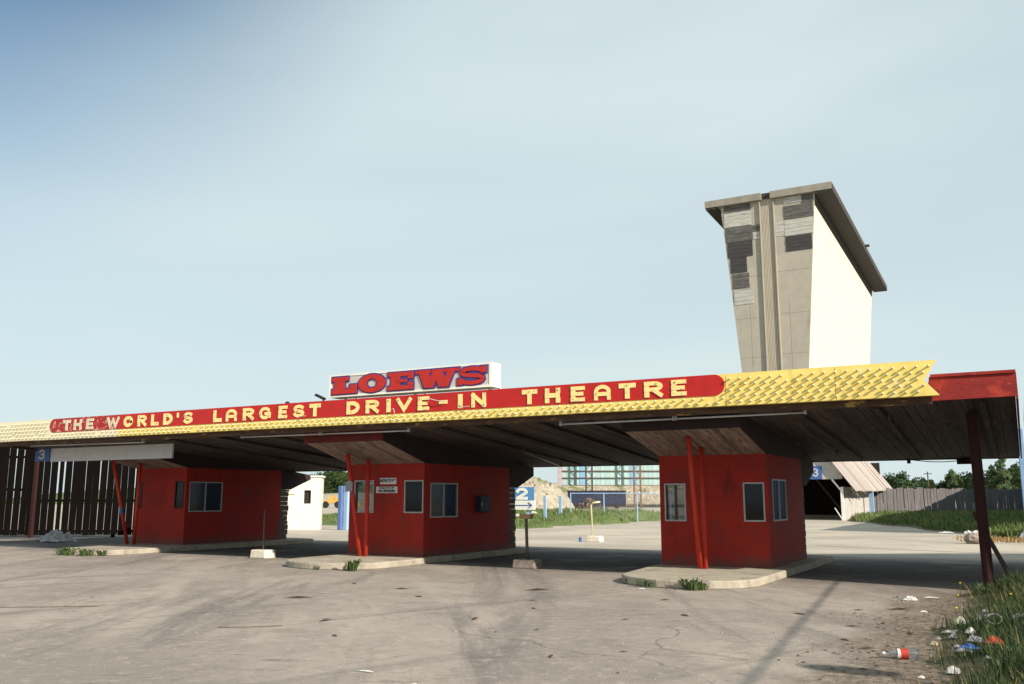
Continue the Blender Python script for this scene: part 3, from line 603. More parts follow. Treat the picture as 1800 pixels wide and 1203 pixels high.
def booth(x0, x1, y0, zt, label, fw, sw, lw, poles, flare_t, framed=True, blue_board=False, depth=4.4):
    """fw front openings, sw right-side openings, lw left-side openings: (u0, u1, z0, z1)"""
    z0 = 0.15; y1 = y0 + depth; cx = (x0 + x1)/2
    b = Thing('ticket_booth', (cx, (y0 + y1)/2, z0), label, 'ticket booth', 'red ticket booths')
    t = .09
    m = MB(); wall_grid(m, 'x', y0, y0 + t, x0, x1, z0, zt, fw); b.part('front_wall', m, 'red_paint')
    m = MB(); wall_grid(m, 'y', x1 - t, x1, y0 + t, y1, z0, zt, sw)
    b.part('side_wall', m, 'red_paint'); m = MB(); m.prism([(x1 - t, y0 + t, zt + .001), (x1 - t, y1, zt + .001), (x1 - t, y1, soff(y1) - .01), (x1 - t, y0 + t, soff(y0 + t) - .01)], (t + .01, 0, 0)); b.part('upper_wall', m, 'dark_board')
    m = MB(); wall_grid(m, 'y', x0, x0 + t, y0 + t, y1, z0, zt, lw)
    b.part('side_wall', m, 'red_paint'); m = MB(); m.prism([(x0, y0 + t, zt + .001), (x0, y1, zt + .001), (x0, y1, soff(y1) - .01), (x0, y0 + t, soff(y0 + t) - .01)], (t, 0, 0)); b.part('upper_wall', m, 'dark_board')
    m = MB().box(x0 + t, x1 - t, y1 - t, y1 - .002, z0, zt); b.part('rear_wall', m, 'red_paint')
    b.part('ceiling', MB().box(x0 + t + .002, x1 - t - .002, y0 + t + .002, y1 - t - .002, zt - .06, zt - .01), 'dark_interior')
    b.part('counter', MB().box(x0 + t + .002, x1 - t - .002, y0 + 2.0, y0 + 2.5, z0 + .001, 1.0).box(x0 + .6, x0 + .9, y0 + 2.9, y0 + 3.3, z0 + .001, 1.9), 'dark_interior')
    # flared soffit in front, boarded
    fz = 2.965; ft = flare_t
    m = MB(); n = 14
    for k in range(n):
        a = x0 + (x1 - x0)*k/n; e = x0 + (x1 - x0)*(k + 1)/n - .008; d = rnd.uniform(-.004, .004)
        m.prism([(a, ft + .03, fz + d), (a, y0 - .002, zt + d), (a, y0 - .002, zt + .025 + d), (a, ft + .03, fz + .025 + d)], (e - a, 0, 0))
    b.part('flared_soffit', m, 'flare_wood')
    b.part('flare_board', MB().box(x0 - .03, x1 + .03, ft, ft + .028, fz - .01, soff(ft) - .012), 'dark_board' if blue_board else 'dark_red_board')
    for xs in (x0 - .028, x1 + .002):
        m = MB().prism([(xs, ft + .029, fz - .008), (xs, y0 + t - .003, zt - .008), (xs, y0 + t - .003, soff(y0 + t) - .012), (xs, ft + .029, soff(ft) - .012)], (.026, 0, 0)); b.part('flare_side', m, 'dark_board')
    # rough stone pier and flare at the rear
    m = MB(); z = z0
    while z < 1.88:
        h = min(rnd.uniform(.13, .2), 1.9 - z); x = x0 + .06
        while x < x1 - .06:
            wd = min(rnd.uniform(.3, .55), x1 - .06 - x)
            m.box(x, x + wd - .008, y1 + .003, y1 + .50 + rnd.uniform(-.035, .035), z + .003, z + h - .003); x += wd
        z += h
    b.part('stone_pier', m, 'stone', bevel=.012)
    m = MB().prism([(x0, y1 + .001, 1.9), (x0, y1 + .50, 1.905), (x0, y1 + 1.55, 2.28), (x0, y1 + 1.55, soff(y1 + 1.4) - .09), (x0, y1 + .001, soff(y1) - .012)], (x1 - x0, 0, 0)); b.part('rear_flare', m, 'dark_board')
    # windows
    def win(axis, c, hole, split, s):
        u0, u1, a, e = hole; f = .019; m = MB(); d0, d1 = (c - .012*s, c + .05*s); d0, d1 = min(d0, d1), max(d0, d1)
        bx = (lambda A, B, Z, W: m.box(A, B, d0, d1, Z, W)) if axis == 'x' else (lambda A, B, Z, W: m.box(d0, d1, A, B, Z, W))
        bx(u0 - .012, u1 + .012, a - .012, a + f); bx(u0 - .012, u1 + .012, e - f, e + .012); bx(u0 - .012, u0 + f, a + f, e - f); bx(u1 - f, u1 + .012, a + f, e - f)
        if split: q = (u0 + u1)/2 - .02; bx(q - .018, q + .018, a + f, e - f)
        w_ = b.part('window', m, 'aluminium' if (framed or axis == 'y') else 'dark_board')
        g = c + .02*s; g0, g1 = g - .003, g + .003
        mm = MB()
        if axis == 'x': mm.box(u0 + .001, u1 - .001, g0, g1, a + .001, e - .001)
        else: mm.box(g0, g1, u0 + .001, u1 - .001, a + .001, e - .001)
        b.part('pane', mm, 'pane_glass', parent=w_)
    for h in fw: win('x', y0, h, False, 1)
    for h in sw: win('y', x1, h, True, -1)
    for h in lw: win('y', x0, h, True, 1)
    for (p, q) in poles:
        b.part('leaning_pole', MB().tube([p, q], .055, 10), 'pole_red', smooth=True)
    return b

b3 = booth(-7.09, -4.69, 19.5, 2.535, 'red ticket booth nearest the camera, rightmost of the three', [(-6.97, -6.5, 1.11, 1.91), (-5.2, -4.77, 1.12, 1.92)], [(19.92, 21.2, 1.12, 2.0)], [(19.8, 21.3, 1.08, 2.02)],
      [((-5.98, 18.76, .15), (-5.90, 18.02, 2.845)), ((-5.88, 18.80, .15), (-5.90, 18.85, 2.67))], 17.45, blue_board=True, depth=3.5)
b2 = booth(-15.60, -13.2, 19.06, 2.48, 'red ticket booth with two small white notices, middle of the three', [(-15.42, -14.80, 1.24, 2.05), (-13.80, -13.23, 1.24, 2.04)], [(19.35, 20.62, 1.12, 1.98)], [(19.3, 20.9, 1.1, 2.05)],
      [((-14.79, 18.55, .15), (-14.88, 18.06, 2.70)), ((-14.62, 18.57, .15), (-14.60, 18.55, 2.58))], 17.25)
b1 = booth(-25.58, -23.2, 20.25, 2.56, 'red ticket booth behind the white board numbered 3, leftmost of the three', [(-25.56, -25.28, 1.29, 2.10), (-23.68, -23.31, 1.29, 2.12)], [(20.40, 21.75, 1.18, 2.11)], [(20.6, 21.5, 1.2, 2.1)],
      [((-25.06, 19.66, .15), (-25.12, 18.95, 2.83)), ((-24.86, 19.74, .15), (-24.55, 19.55, 2.70))], 18.3, framed=False, depth=4.25)
# blue tape on the left booth's pole
b1.part('blue_tape', MB().tube([(-25.085, 19.40, 1.12), (-25.09, 19.35, 1.30)], .062, 10), 'scrap_blue')

# notices on the middle booth, electrical box, paper on its pole
n1 = Thing('notice', (-14.3, 19.05, 1.96), 'small white notice reading ADULTS 9, upper of the two on the middle booth', 'notice')
n1.part('board', MB().box(-14.58, -14.06, 19.035, 19.057, 1.955, 2.12), 'panel_white')
text_mesh('ADULTS 9', .098, -14.36, 19.033, 2.02, 'black_text', n1.e, n1.o, 'lettering', .004)
text_mesh('75', .055, -14.10, 19.033, 2.055, 'black_text', n1.e, n1.o, 'lettering', .001)
n2 = Thing('notice', (-14.35, 19.05, 1.73), 'wider white notice reading NO SPEAKERS, lower of the two on the middle booth', 'notice')
n2.part('board', MB().box(-14.70, -14.02, 19.035, 19.057, 1.73, 1.895), 'panel_white')
text_mesh('PLEASE TURN OFF', .058, -14.36, 19.033, 1.84, 'black_text', n2.e, n2.o, 'lettering', .001)
text_mesh('NO SPEAKERS', .085, -14.36, 19.033, 1.757, 'black_text', n2.e, n2.o, 'lettering', .004)
eb = Thing('electrical_box', (-13.17, 21.85, 1.2), 'dark blue electrical box on the shaded side of the middle booth', 'electrical box')
eb.part('case', MB().box(-13.197, -13.06, 21.56, 22.14, 1.22, 1.66), 'utility_blue', bevel=.01)
eb.part('lid', MB().box(-13.058, -13.045, 21.58, 22.12, 1.24, 1.64), 'utility_blue'); eb.part('latch', MB().box(-13.043, -13.03, 21.6, 21.64, 1.40, 1.48), 'aluminium')
m = MB(); m.prism([(-14.99, 18.13, 1.76), (-14.76, 18.13, 1.77), (-14.75, 18.13, 1.99), (-14.86, 18.13, 2.04), (-14.98, 18.13, 2.0)], (0, .006, 0))
single('paper_notice', m, 'paper_grey', (-14.87, 18.13, 1.76), 'torn grey paper notice stuck on the leaning pole of the middle booth', 'paper notice')

# ================================================================== LANE BOARD 3 above the left booth
bd = Thing('lane_board', (-24.5, 18.1, 2.75), 'long white board with a blue square numbered 3, above the leftmost booth', 'lane sign')
bd.part('board', MB().box(-27.05, -21.42, 18.10, 18.16, 2.745, 3.165), 'panel_white')
bd.part('number_square', MB().box(-27.78, -27.055, 18.06, 18.12, 2.77, 3.2), 'sign_blue')
m = MB(); glyph(m, '3', -27.56, -27.26, 2.83, 3.15, .034, 18.035, .02); bd.part('numeral', m, 'paper_white')
bd.part('hanger', MB().box(-26.9, -26.86, 18.11, 18.15, 3.166, soff(18.1) + .02).box(-24.3, -24.26, 18.11, 18.15, 3.166, soff(18.1) + .02).box(-21.6, -21.56, 18.11, 18.15, 3.166, soff(18.1) + .02), 'rust_steel')

# ================================================================== CONCRETE ISLANDS
def island(x0, x1, yf, yb, label, nose=0.0):
    xl = x0; x0 = x0 + nose; r = (x1 - x0)/2; cx = (x0 + x1)/2; pr = []
    for k in range(17):
        a = pi + pi * k/16; pr.append((cx + r*cos(a), yf + r*0.85 + r*0.85*sin(a)))
    for k in range(1, 6): pr.append((x1, yf + r + (yb - .5 - yf - r)*k/6))
    r2, c2 = (x1 - xl)/2, (x1 + xl)/2
    for k in range(9):
        a = pi*k/8; pr.append((c2 + r2*cos(a), yb - .4 + .4*sin(a)))
    if nose: pr += [(xl, yf + 5.0), (xl + .04, yf + 4.0)]
    pr2 = []
    for (x, y) in pr:
        j = rnd.uniform(-.018, .018); pr2.append((x + j, y + j, 0))
    m = MB().prism(pr2, (0, 0, .15))
    return single('lane_island', m, 'concrete', (cx, (yf + yb)/2, 0), label, 'concrete island', 'concrete lane islands', bevel=.022)
island(-7.3, -4.32, 15.95, 24.75, 'rounded concrete island under the rightmost red booth', .33)
island(-15.72, -12.95, 16.15, 24.4, 'rounded concrete island under the middle red booth')
island(-25.62, -22.5, 16.75, 25.9, 'rounded concrete island under the leftmost red booth', .65)

# weeds
def leafy(m, c, n, h, spread, r=rnd):
    for k in range(n):
        a = r.uniform(0, 2*pi); rr = r.uniform(0, spread); b = Vector((c[0] + rr*cos(a), c[1] + rr*sin(a), c[2])); l = h * r.uniform(.5, 1.1)
        tilt = Vector((cos(a), sin(a), 0)) * l * r.uniform(.2, .8); wv = Vector((-sin(a), cos(a), 0)) * l * r.uniform(.06, .14)
        mid = b + tilt*.45 + Vector((0, 0, l*.7)); tip = b + tilt + Vector((0, 0, l * r.uniform(.6, 1)))
        m.poly([b - wv*.4, b + wv*.4, mid + wv, mid - wv]); m.poly([mid - wv, mid + wv, tip])
for x, y, n, h, sp, lab in [(-5.22, 15.88, 95, .22, .19, 'dark bushy weed at the front of the right island'), (-5.05, 15.95, 40, .15, .12, 'smaller weed beside the bushy one at the right island'), (-6.1, 16.0, 60, .15, .24, 'low weeds at the left curve of the right island'), (-6.6, 16.5, 40, .13, .16, 'ragged weed against the left end of the right island'),
    (-13.15, 16.25, 60, .30, .12, 'spiky weed against the front right of the middle island'), (-14.1, 16.15, 26, .12, .1, 'tiny weed at the front centre of the middle island'), (-15.1, 16.55, 40, .17, .16, 'weed tuft at the left curve of the middle island'), (-15.5, 16.85, 36, .14, .14, 'outermost weed tuft left of the middle island'),
    (-23.85, 16.74, 110, .25, .34, 'broad green weed patch at the front of the left island'), (-23.15, 16.80, 80, .22, .26, 'second green weed patch at the front of the left island'), (-22.72, 17.05, 44, .2, .14, 'small weed near the right corner of the left island')]:
    m = MB(); leafy(m, (x, y, 0), n, h, sp); single('weed', m, 'weed_leaf', (x, y, 0), lab, 'weed', 'weeds along the concrete islands')

# ================================================================== BOLLARDS
def bollard(x, y, w_, d, h, bm, post, pm, pr, label, extra=None):
    t = Thing('lane_bollard', (x, y, 0), label, 'bollard post')
    m = MB(); m.prism([(x - w_/2, y - d/2, 0), (x + w_/2, y - d/2, 0), (x + w_/2 - .03, y - d/2, h), (x - w_/2 + .03, y - d/2, h)], (0, d, 0)); t.part('base', m, bm, bevel=.025)
    t.part('post', MB().tube(post, pr, 8), pm, smooth=True)
    if extra: t.part(*extra)
bollard(-18.16, 18.6, .56, .42, .22, 'block_white', [(-18.16, 18.6, .2), (-18.16, 18.6, 1.28)], 'rust_steel', .022, 'thin rusty post in a white concrete block, between the left and middle booths')
bollard(-10.15, 18.9, .60, .42, .20, 'block_dirty', [(-10.15, 18.9, .18), (-10.17, 18.88, 1.12)], 'rust_steel', .038, 'dark post with a tan cap in a dirty concrete block, right of the middle booth',
        ('cap', MB().box(-10.31, -10.03, 18.80, 18.97, 1.122, 1.23), 'tan_brick'))
bollard(-13.96, 31.3, .56, .4, .22, 'block_white', [(-14.05, 31.3, .2), (-14.10, 31.3, 1.35), (-14.02, 31.3, 1.43), (-13.75, 31.35, 1.46)], 'yellow_post', .030, 'pale yellow hooked post in a white block standing on the sunny gravel')
m = MB().tube([(-14.42, 31.0, 0), (-14.42, 31.0, .17)], [.05, .06], 10); single('paper_cup', m, 'scrap_blue', (-14.42, 31, 0), 'blue paper cup on the gravel beside the yellow post', 'cup')

# ================================================================== LEFT SLATTED WALL
sf = Thing('slatted_wall', (*at(-19, 38), 0), 'tall dark slatted wall with light showing through its gaps', 'slatted wall')
def slat_line(X): return Vector((*at(X, 38.0 + .02*(X + 19)), 0))
sdir = (slat_line(-14) - slat_line(-24)).normalized(); snrm = Vector((sdir.y, -sdir.x, 0))
m = MB(); X = -25.0
while X < -13.2:
    wd = .268 if abs(X + 18.75) > .13 else .17
    p = slat_line(X) + snrm*rnd.uniform(-.012, .012); j = sdir*rnd.uniform(-.02, .02)
    m.bar(p + Vector((0, 0, .10 + rnd.uniform(-.02, .03))), p + j + Vector((0, 0, 3.95)), wd, .03, up=tuple(snrm)); X += .293
sf.part('slats', m, 'fence_dark')
for x0_, x1_, zs in ((-25, -19.9, (.25, 1.95, 3.3)), (-19.8, -13.2, (.25, 1.5, 3.2))):
    for z in zs: sf.part('rail', MB().bar(slat_line(x0_) - snrm*.06 + Vector((0, 0, z)), slat_line(x1_) - snrm*.06 + Vector((0, 0, z)), .05, .10), 'fence_dark')
for X in (-24.5, -16.6, -13.4): p = slat_line(X) - snrm*.15; sf.part('post', MB().box(p.x - .06, p.x + .06, p.y - .06, p.y + .06, 0, 3.8), 'fence_dark')
p = slat_line(-19.85) + snrm*.12; sf.part('post', MB().box(p.x - .09, p.x + .09, p.y - .06, p.y + .06, 0, 3.9), 'deep_rust', label='slim dark red post dividing the slatted wall')
def crumple(x, y, z, sx, sy, sz, seed, n=9):
    r = random.Random(seed); m = MB(); i = 0
    for a in range(n + 1):
        for b in range(n + 1):
            u, v = a/n - .5, b/n - .5; e = max(abs(u), abs(v))*2
            m.v.append((x + sx*(u + r.uniform(-.05, .05)), y + sy*(v + r.uniform(-.05, .05)), z + .006 + sz*max(0, (1 - e**2))*r.choice((.35, .55, .75, .9, 1.0))*r.uniform(.8, 1.0) + sz*.1*r.random()))
    for a in range(n):
        for b in range(n): m.f.append((a*(n+1)+b, (a+1)*(n+1)+b, (a+1)*(n+1)+b+1, a*(n+1)+b+1))
    return m
single('plastic_sheet', crumple(-31.3, 21.5, 0, 1.15, .9, .55, 3, 9), 'paper_grey', (-31.3, 21.5, 0), 'crumpled pale plastic sheet heaped before the slatted wall', 'plastic sheet')
m = MB().ball((-33.8, 20.0, .12), .5, 10, 7, (1.2, .9, .7))
m.v = [(a + rnd.uniform(-.08, .08), b + rnd.uniform(-.08, .08), max(0, c + rnd.uniform(-.06, .06))) for a, b, c in m.v]
single('concrete_lump', m, 'concrete', (-33.8, 20, 0), 'broken concrete lump at the far left edge', 'concrete lump')

# ================================================================== SCREEN TOWER
class Tower(Thing):
    def part(s, name, mb, m, **k):                     # drawn at 1:2.8, built at full size
        mb.v = [(p[0]*2.8, p[1]*2.8, 1.6 + (p[2]*(1 - .00215*max(0, p[1] - 60)) - 1.6)*2.8) for p in mb.v]; return Thing.part(s, name, mb, m, **k)   # roof line falls towards the far end
tw = Tower('screen_tower', (-37.7, 207, 0), 'tall tapering drive-in screen tower with white face and flat overhanging cap', 'screen tower')
def sl(z): return -16.66 + (20.6 - z) * 0.085          # left edge of the end wall
def sr(z): return -10.40 - (21.4 - z) * 0.086          # right edge (screen leans outward towards the top)
TB = 86.5
zt_ = 21.72
# body: end wall slightly proud, then hull
m = MB()
zz = [0, 4, 8, 12, 16, 20, zt_]
i = 0
for z in zz: m.v += [(sl(z), 60, z), (sr(z), 60, z), (sr(z), 60.08, z), (sl(z), 60.08, z)]
for k in range(len(zz) - 1):
    a = 4*k; b = a + 4
    m.f += [(a, a+1, b+1, b), (a+1, a+2, b+2, b+1), (a+2, a+3, b+3, b+2), (a+3, a, b, b+3)]
m.f.append((4*(len(zz)-1), 4*(len(zz)-1)+1, 4*(len(zz)-1)+2, 4*(len(zz)-1)+3))
tw.part('end_wall', m, 'tower_concrete')
m = MB(); m.prism([(sl(0) + .03, 60.085, 0), (sr(0) - .05, 60.085, 0), (sr(zt_) - .05, 60.085, zt_), (sl(zt_) + .03, 60.085, zt_)], (0, TB - 60.085, 0)); tw.part('body', m, 'tower_concrete')
m = MB(); m.prism([(sr(0) - .045, 60.085, 0), (sr(0), 60.085, 0), (sr(zt_), 60.085, zt_), (sr(zt_) - .045, 60.085, zt_)], (0, TB - 60.5, 0)); tw.part('screen', m, 'screen_white', label='blank white screen face in full sun')
m = MB(); q = zt_ - .80; m.prism([(sr(q) - .02, 60.085, q), (sr(q) + .012, 60.085, q), (sr(zt_) + .012, 60.085, zt_ - .003), (sr(zt_) - .02, 60.085, zt_ - .003)], (0, TB - 60.45, 0)); tw.part('cap_shade_strip', m, 'tar_and_shade', label='black strip painting the cap shade along the top of the screen')  # black strip stands in for the cap's shadow on the screen
m = MB().box(-17.80, -13.87, 59.7, TB + .6, zt_ + .002, 22.2).box(-13.27, -9.22, 59.7, TB + .6, zt_ + .002, 22.2).box(-13.868, -13.272, 59.95, TB + .5, zt_ + .002, 22.17)
tw.part('cap', m, 'cap_grey', label='flat overhanging roof cap')
tw.part('cap_underside', MB().box(-10.33, -9.23, 59.75, TB + .55, zt_ - .13, zt_ - .002).box(-9.218, -9.19, 59.72, TB + .58, zt_ - .10, 22.12).box(-17.75, -17.0, 59.75, TB + .55, zt_ - .13, zt_ - .002), 'tar_and_shade')  # underside blackened to paint in its shade; side plate is dark roofing
tw.part('cap_notch', MB().box(-13.86, -13.28, 59.90, 59.948, 21.80, 22.19), 'tar_and_shade')
m = MB()
k = 0; x = -14.0
while x < -13.14:
    m.box(x, x + .066, 59.965, 59.998, 0, 21.75); x += .097
tw.part('ribbed_strip', m, 'tower_ribs', label='ribbed vertical strip up the middle of the end wall')
tw.part('strip_edge', MB().box(-14.06, -14.015, 59.86, 59.998, 0, 21.75).box(-13.13, -13.075, 59.86, 59.998, 0, 21.75), 'tower_concrete')
pp = [(-16.52, -14.68, 21.2, 21.68, 'dark'), (-16.54, -14.68, 20.15, 21.18, 'pale'), (-16.47, -14.65, 19.08, 20.13, 'dark'), (-16.38, -14.65, 17.96, 19.05, 'black'), (-16.22, -15.07, 16.85, 17.94, 'black'), (-16.12, -14.95, 15.75, 16.8, 'dark'), (-16.05, -14.74, 14.6, 15.68, 'pale'),
      (-12.43, -11.25, 21.25, 21.68, 'pale'), (-11.24, -10.5, 21.1, 21.68, 'dark'), (-12.45, -10.53, 20.12, 21.08, 'dark'), (-12.45, -10.62, 18.98, 20.1, 'pale'), (-12.42, -10.72, 17.9, 18.95, 'black'), (-14.58, -14.10, 19.6, 20.06, 'dark'), (-14.58, -14.10, 19.06, 19.58, 'pale'), (-13.06, -12.47, 19.05, 20.05, 'pale')]
for a, b, c, d, kind in pp:
    m = MB(); z = c
    while z < d - .02:
        h = min(.26, d - z); e = rnd.uniform(-.05, .0)
        m.box(a, b + (e if a < -14.9 and b < -14.9 else 0), 59.955 + rnd.uniform(0, .02), 59.998, z + .006, z + h - .006); z += h
    tw.part('exposed_boards', m, 'old_boards_' + kind, label={'dark': 'exposed grey weathered boards', 'black': 'exposed nearly black boards', 'pale': 'exposed whitish boards'}[kind])
m = MB()
for z in (5.8, 8.3, 10.9, 13.6, 16.5): m.box(sl(z) + .06, -14.07, 59.993, 59.999, z, z + .018).box(-13.06, sr(z) - .06, 59.993, 59.999, z + .1, z + .118)
for x in (-15.0, -12.4): m.box(x, x + .016, 59.993, 59.999, 0, 14.5)
tw.part('panel_joints', m, 'tower_joint')
for q in ((-9.19, -8.90, 74, 74.25, 21.97, 22.13),): tw.part('cap_fitting', MB().box(*q), 'tar_and_shade')

# ================================================================== WHITE STUCCO BOOTH beyond the left lane
wb = Thing('white_hut', (-32.2, 36.3, 0), 'small white stucco hut with dark door slot, in the sun beyond the left lane', 'hut')
hx, hy = at(-10.9, 47.2); wb.e.location = (hx, hy, 0); wb.e.rotation_euler = (0, 0, R(36)); wb.e.scale = (.77, .77, 1)
wb.part('base_wall', MB().box(-33.55, -30.85, 35.5, 37.4, 0, 1.32), 'white_stucco', bevel=.02)
m = MB(); wall_grid(m, 'x', 35.56, 35.70, -33.12, -30.83, 1.322, 2.02, [(-31.95, -31.5, 1.3221, 2.0)]); m.prism([(-33.12, 35.56, 2.021), (-30.83, 35.56, 2.021), (-30.83, 35.56, 2.66), (-32.05, 35.56, 2.66), (-33.12, 35.56, 2.30)], (0, .14, 0)); wb.part('upper_wall', m, 'white_stucco')
m = MB().box(-30.95, -30.832, 35.71, 37.3, 1.322, 2.655).box(-33.1, -30.96, 37.2, 37.3, 1.322, 2.25).box(-33.1, -33.0, 36.9, 37.195, 1.322, 2.2); wb.part('upper_wall', m, 'white_stucco')
m = MB().prism([(-33.45, 35.42, 2.20), (-32.03, 35.42, 2.665), (-32.03, 35.42, 2.75), (-33.45, 35.42, 2.28)], (0, 2.0, 0)).box(-32.02, -30.75, 35.45, 37.4, 2.662, 2.74); wb.part('roof', m, 'white_paint')
wb.part('door', MB().box(-31.95, -31.5, 35.78, 35.82, 1.323, 2.0), 'dark_interior')
wb.part('faded_lettering', MB().box(-32.95, -32.55, 35.545, 35.558, 1.75, 1.83).box(-32.9, -32.6, 35.545, 35.558, 2.1, 2.16), 'paper_tan')
for a, c, wd, lab in ((597, 'post_blue_dark', .21, 'narrow darker blue post beside the white hut'), (607.5, 'post_blue', .25, 'wider pale blue post right of the white hut')):
    x, y = pxat(a, 46.6); single('marker_post', MB().box(x - wd/2, x + wd/2, y, y + .2, 0, 2.22), c, (x, y, 0), lab, 'post', 'blue posts by the white hut', bevel=.02)

# ================================================================== SIGN 2
s2 = Thing('direction_sign', (-25.9, 47, 0), 'blue and white direction sign with a big 2 over a right-pointing arrow', 'direction sign')
s2.part('number_panel', MB().box(-27.4, -24.80, 47.0, 47.05, 1.47, 2.24), 'sign_blue_pale'); s2.part('arrow_panel', MB().box(-27.4, -24.74, 46.98, 47.05, .93, 1.46), 'white_paint')
m = MB(); glyph(m, '2', -25.98, -25.22, 1.51, 2.20, .085, 46.97, .03); s2.part('numeral', m, 'white_paint')
s2.part('strip', MB().box(-26.40, -26.30, 46.985, 46.998, 1.48, 2.23), 'paper_white')
m = MB(); ribbon(m, [(-26.0, 1.19), (-25.0, 1.19)], .022, 46.96, 46.978); ribbon(m, [(-25.15, 1.34), (-24.93, 1.19)], .024, 46.957, 46.977); ribbon(m, [(-25.15, 1.04), (-24.94, 1.18)], .024, 46.954, 46.976); ribbon(m, [(-27.2, 1.19), (-26.5, 1.19)], .022, 46.96, 46.978); s2.part('arrow', m, 'arrow_blue')
for x in (-26.6, -25.25): s2.part('post', MB().box(x - .09, x + .09, 47.06, 47.2, 0, 1.6), 'post_blue')

# ================================================================== FENCE POSTS, CHAIN LINK, TRAILER, SHED
for k, (a, d, h, wd) in enumerate(((958, 58, 1.75, .17), (985, 60, 1.75, .19))):
    x, y = pxat(a, d); single('fence_post', MB().box(x - wd/2, x + wd/2, y - .06, y + .06, 0, h), 'post_blue', (x, y, 0), ('pale blue fence post standing right of the sign with the 2', 'pale blue fence post nearer the dark blue trailer')[k], 'fence post', 'pale blue fence posts')
cf = Thing('chain_link_fence', (*pxat(1080, 62), 0), 'pale pipe framed chain link fence in front of the dark blue trailer', 'chain link fence')
a0, a1 = Vector((*pxat(1003, 62), 0)), Vector((*pxat(1330, 62), 0))
for k in range(6):
    p = a0.lerp(a1, k/5.6); cf.part('post', MB().tube([p, p + Vector((0, 0, 1.95))], .04, 6), 'post_blue')
cf.part('top_rail', MB().tube([a0 + Vector((0, 0, 1.93)), a1 + Vector((0, 0, 1.93))], .028, 6), 'post_blue')
m = MB(); dv = (a1 - a0).normalized(); L_ = (a1 - a0).length; q = 0.0
while q < L_:
    for sgn in (1, -1):
        p0 = a0 + dv * q + Vector((0, 0, .15)); e = min(max(q + sgn*1.75, 0), L_); p1 = a0 + dv * e + Vector((0, 0, .15 + abs(e - q))); m.tube([p0, p1], .003, 3, False)
    q += .16
cf.part('mesh', m, 'aluminium')

def frame_thing(name, a, d, label, cat, group=None):
    x, y = pxat(a, d); t = Thing(name, (x, y, 0), label, cat, group); t.e.rotation_euler = (0, 0, YAW); t.o = Vector((0, 0, 0)); return t
tr = frame_thing('box_trailer', 1050, 140, 'dark blue box trailer parked in front of the big shed', 'trailer')
tr.part('body', MB().box(-4.4, 4.4, 0, 2.5, .55, 2.62), 'trailer_blue', bevel=.04); tr.part('roof', MB().box(-4.5, 4.5, -.05, 2.55, 2.625, 2.76), 'tar_and_shade'); tr.part('chassis', MB().box(-4.3, 5.6, .4, 2.1, .38, .545), 'girder')
for x in (-3.4, -2.3, 3.0): tr.part('wheel', MB().tube([(x, -.02, .4), (x, .35, .4)], .4, 12), 'black_rubber')
for x in (-2.2, 0, 2.2): tr.part('side_rib', MB().box(x - .04, x + .04, -.03, -.002, .6, 2.6), 'utility_blue')
m = MB(); rj = random.Random(5)
for k in range(60):
    x = rj.gauss(0, .9); z = max(0, (1.6 - abs(x)*.8)) * rj.random(); a = rj.uniform(0, pi); l = rj.uniform(.2, .7)
    m.bar((x - l*cos(a), rj.uniform(-.8, .8), z + .1), (x + l*cos(a), rj.uniform(-.8, .8), z + .1 + l*sin(a)*.6), rj.uniform(.08, .3), rj.uniform(.08, .3))
jx, jy = pxat(1038, 136); m.v = [(a + jx, b + jy, c) for a, b, c in m.v]
single('junk_pile', m, 'junk', (jx, jy, 0), 'heap of brown scrap and timber in front of the dark blue trailer', 'scrap heap')
sh = frame_thing('industrial_shed', 1150, 152, 'huge shed of pale turquoise sheeting on a rusty steel frame', 'industrial shed')
m = MB()
x = -15.2
while x < 28:
    m.box(x, x + .72, 0, .06, 3.75, 11.5); m.box(x + .72, x + .8, -.04, .06, 3.75, 11.5); x += .8
sh.part('cladding', m, 'cladding')
[sh.part('blue_strip', MB().box(q, q + 1.1, -.07, -.042, 3.76, 11.4), 'cladding_blue') for q in (-12.4, -3.9, 6.0)]; sh.part('corner_panel', MB().box(-16.0, -15.22, -.1, .6, 3.7, 11.6), 'corner_pink')
for z in (3.66, 4.9, 6.05, 7.4, 8.8): sh.part('girt', MB().box(-15.3, 28, -.32, -.08, z, z + .11), 'girder')
sh.part('roof', MB().box(-16, 28.2, -.3, 3, 11.62, 11.9), 'cladding_blue')
for x in (6.4, 15, 24): sh.part('rear_column', MB().box(x, x + .5, 2.4, 2.9, 0, 11.6), 'girder_dark')
def lattice(a, label, mt, wdt):
    t = frame_thing('lattice_column', a, 149, label, 'steel column', 'lattice columns in front of the shed'); h = 11.4
    for x in (-wdt/2, wdt/2): t.part('leg', MB().box(x - .13, x + .13, -.13, .13, 0, h), mt)
    m = MB(); z = .2; s_ = 1
    while z < h - 1: m.bar((-wdt/2*s_, 0, z), (wdt/2*s_, 0, z + 1.0), .10, .10); z += 1.0; s_ = -s_
    t.part('lacing', m, mt)
lattice(1036, 'dark lattice steel column behind the blue trailer', 'girder_dark', 1.0); lattice(1121, 'rusty brown lattice steel column right of the blue trailer', 'girder', 1.05)

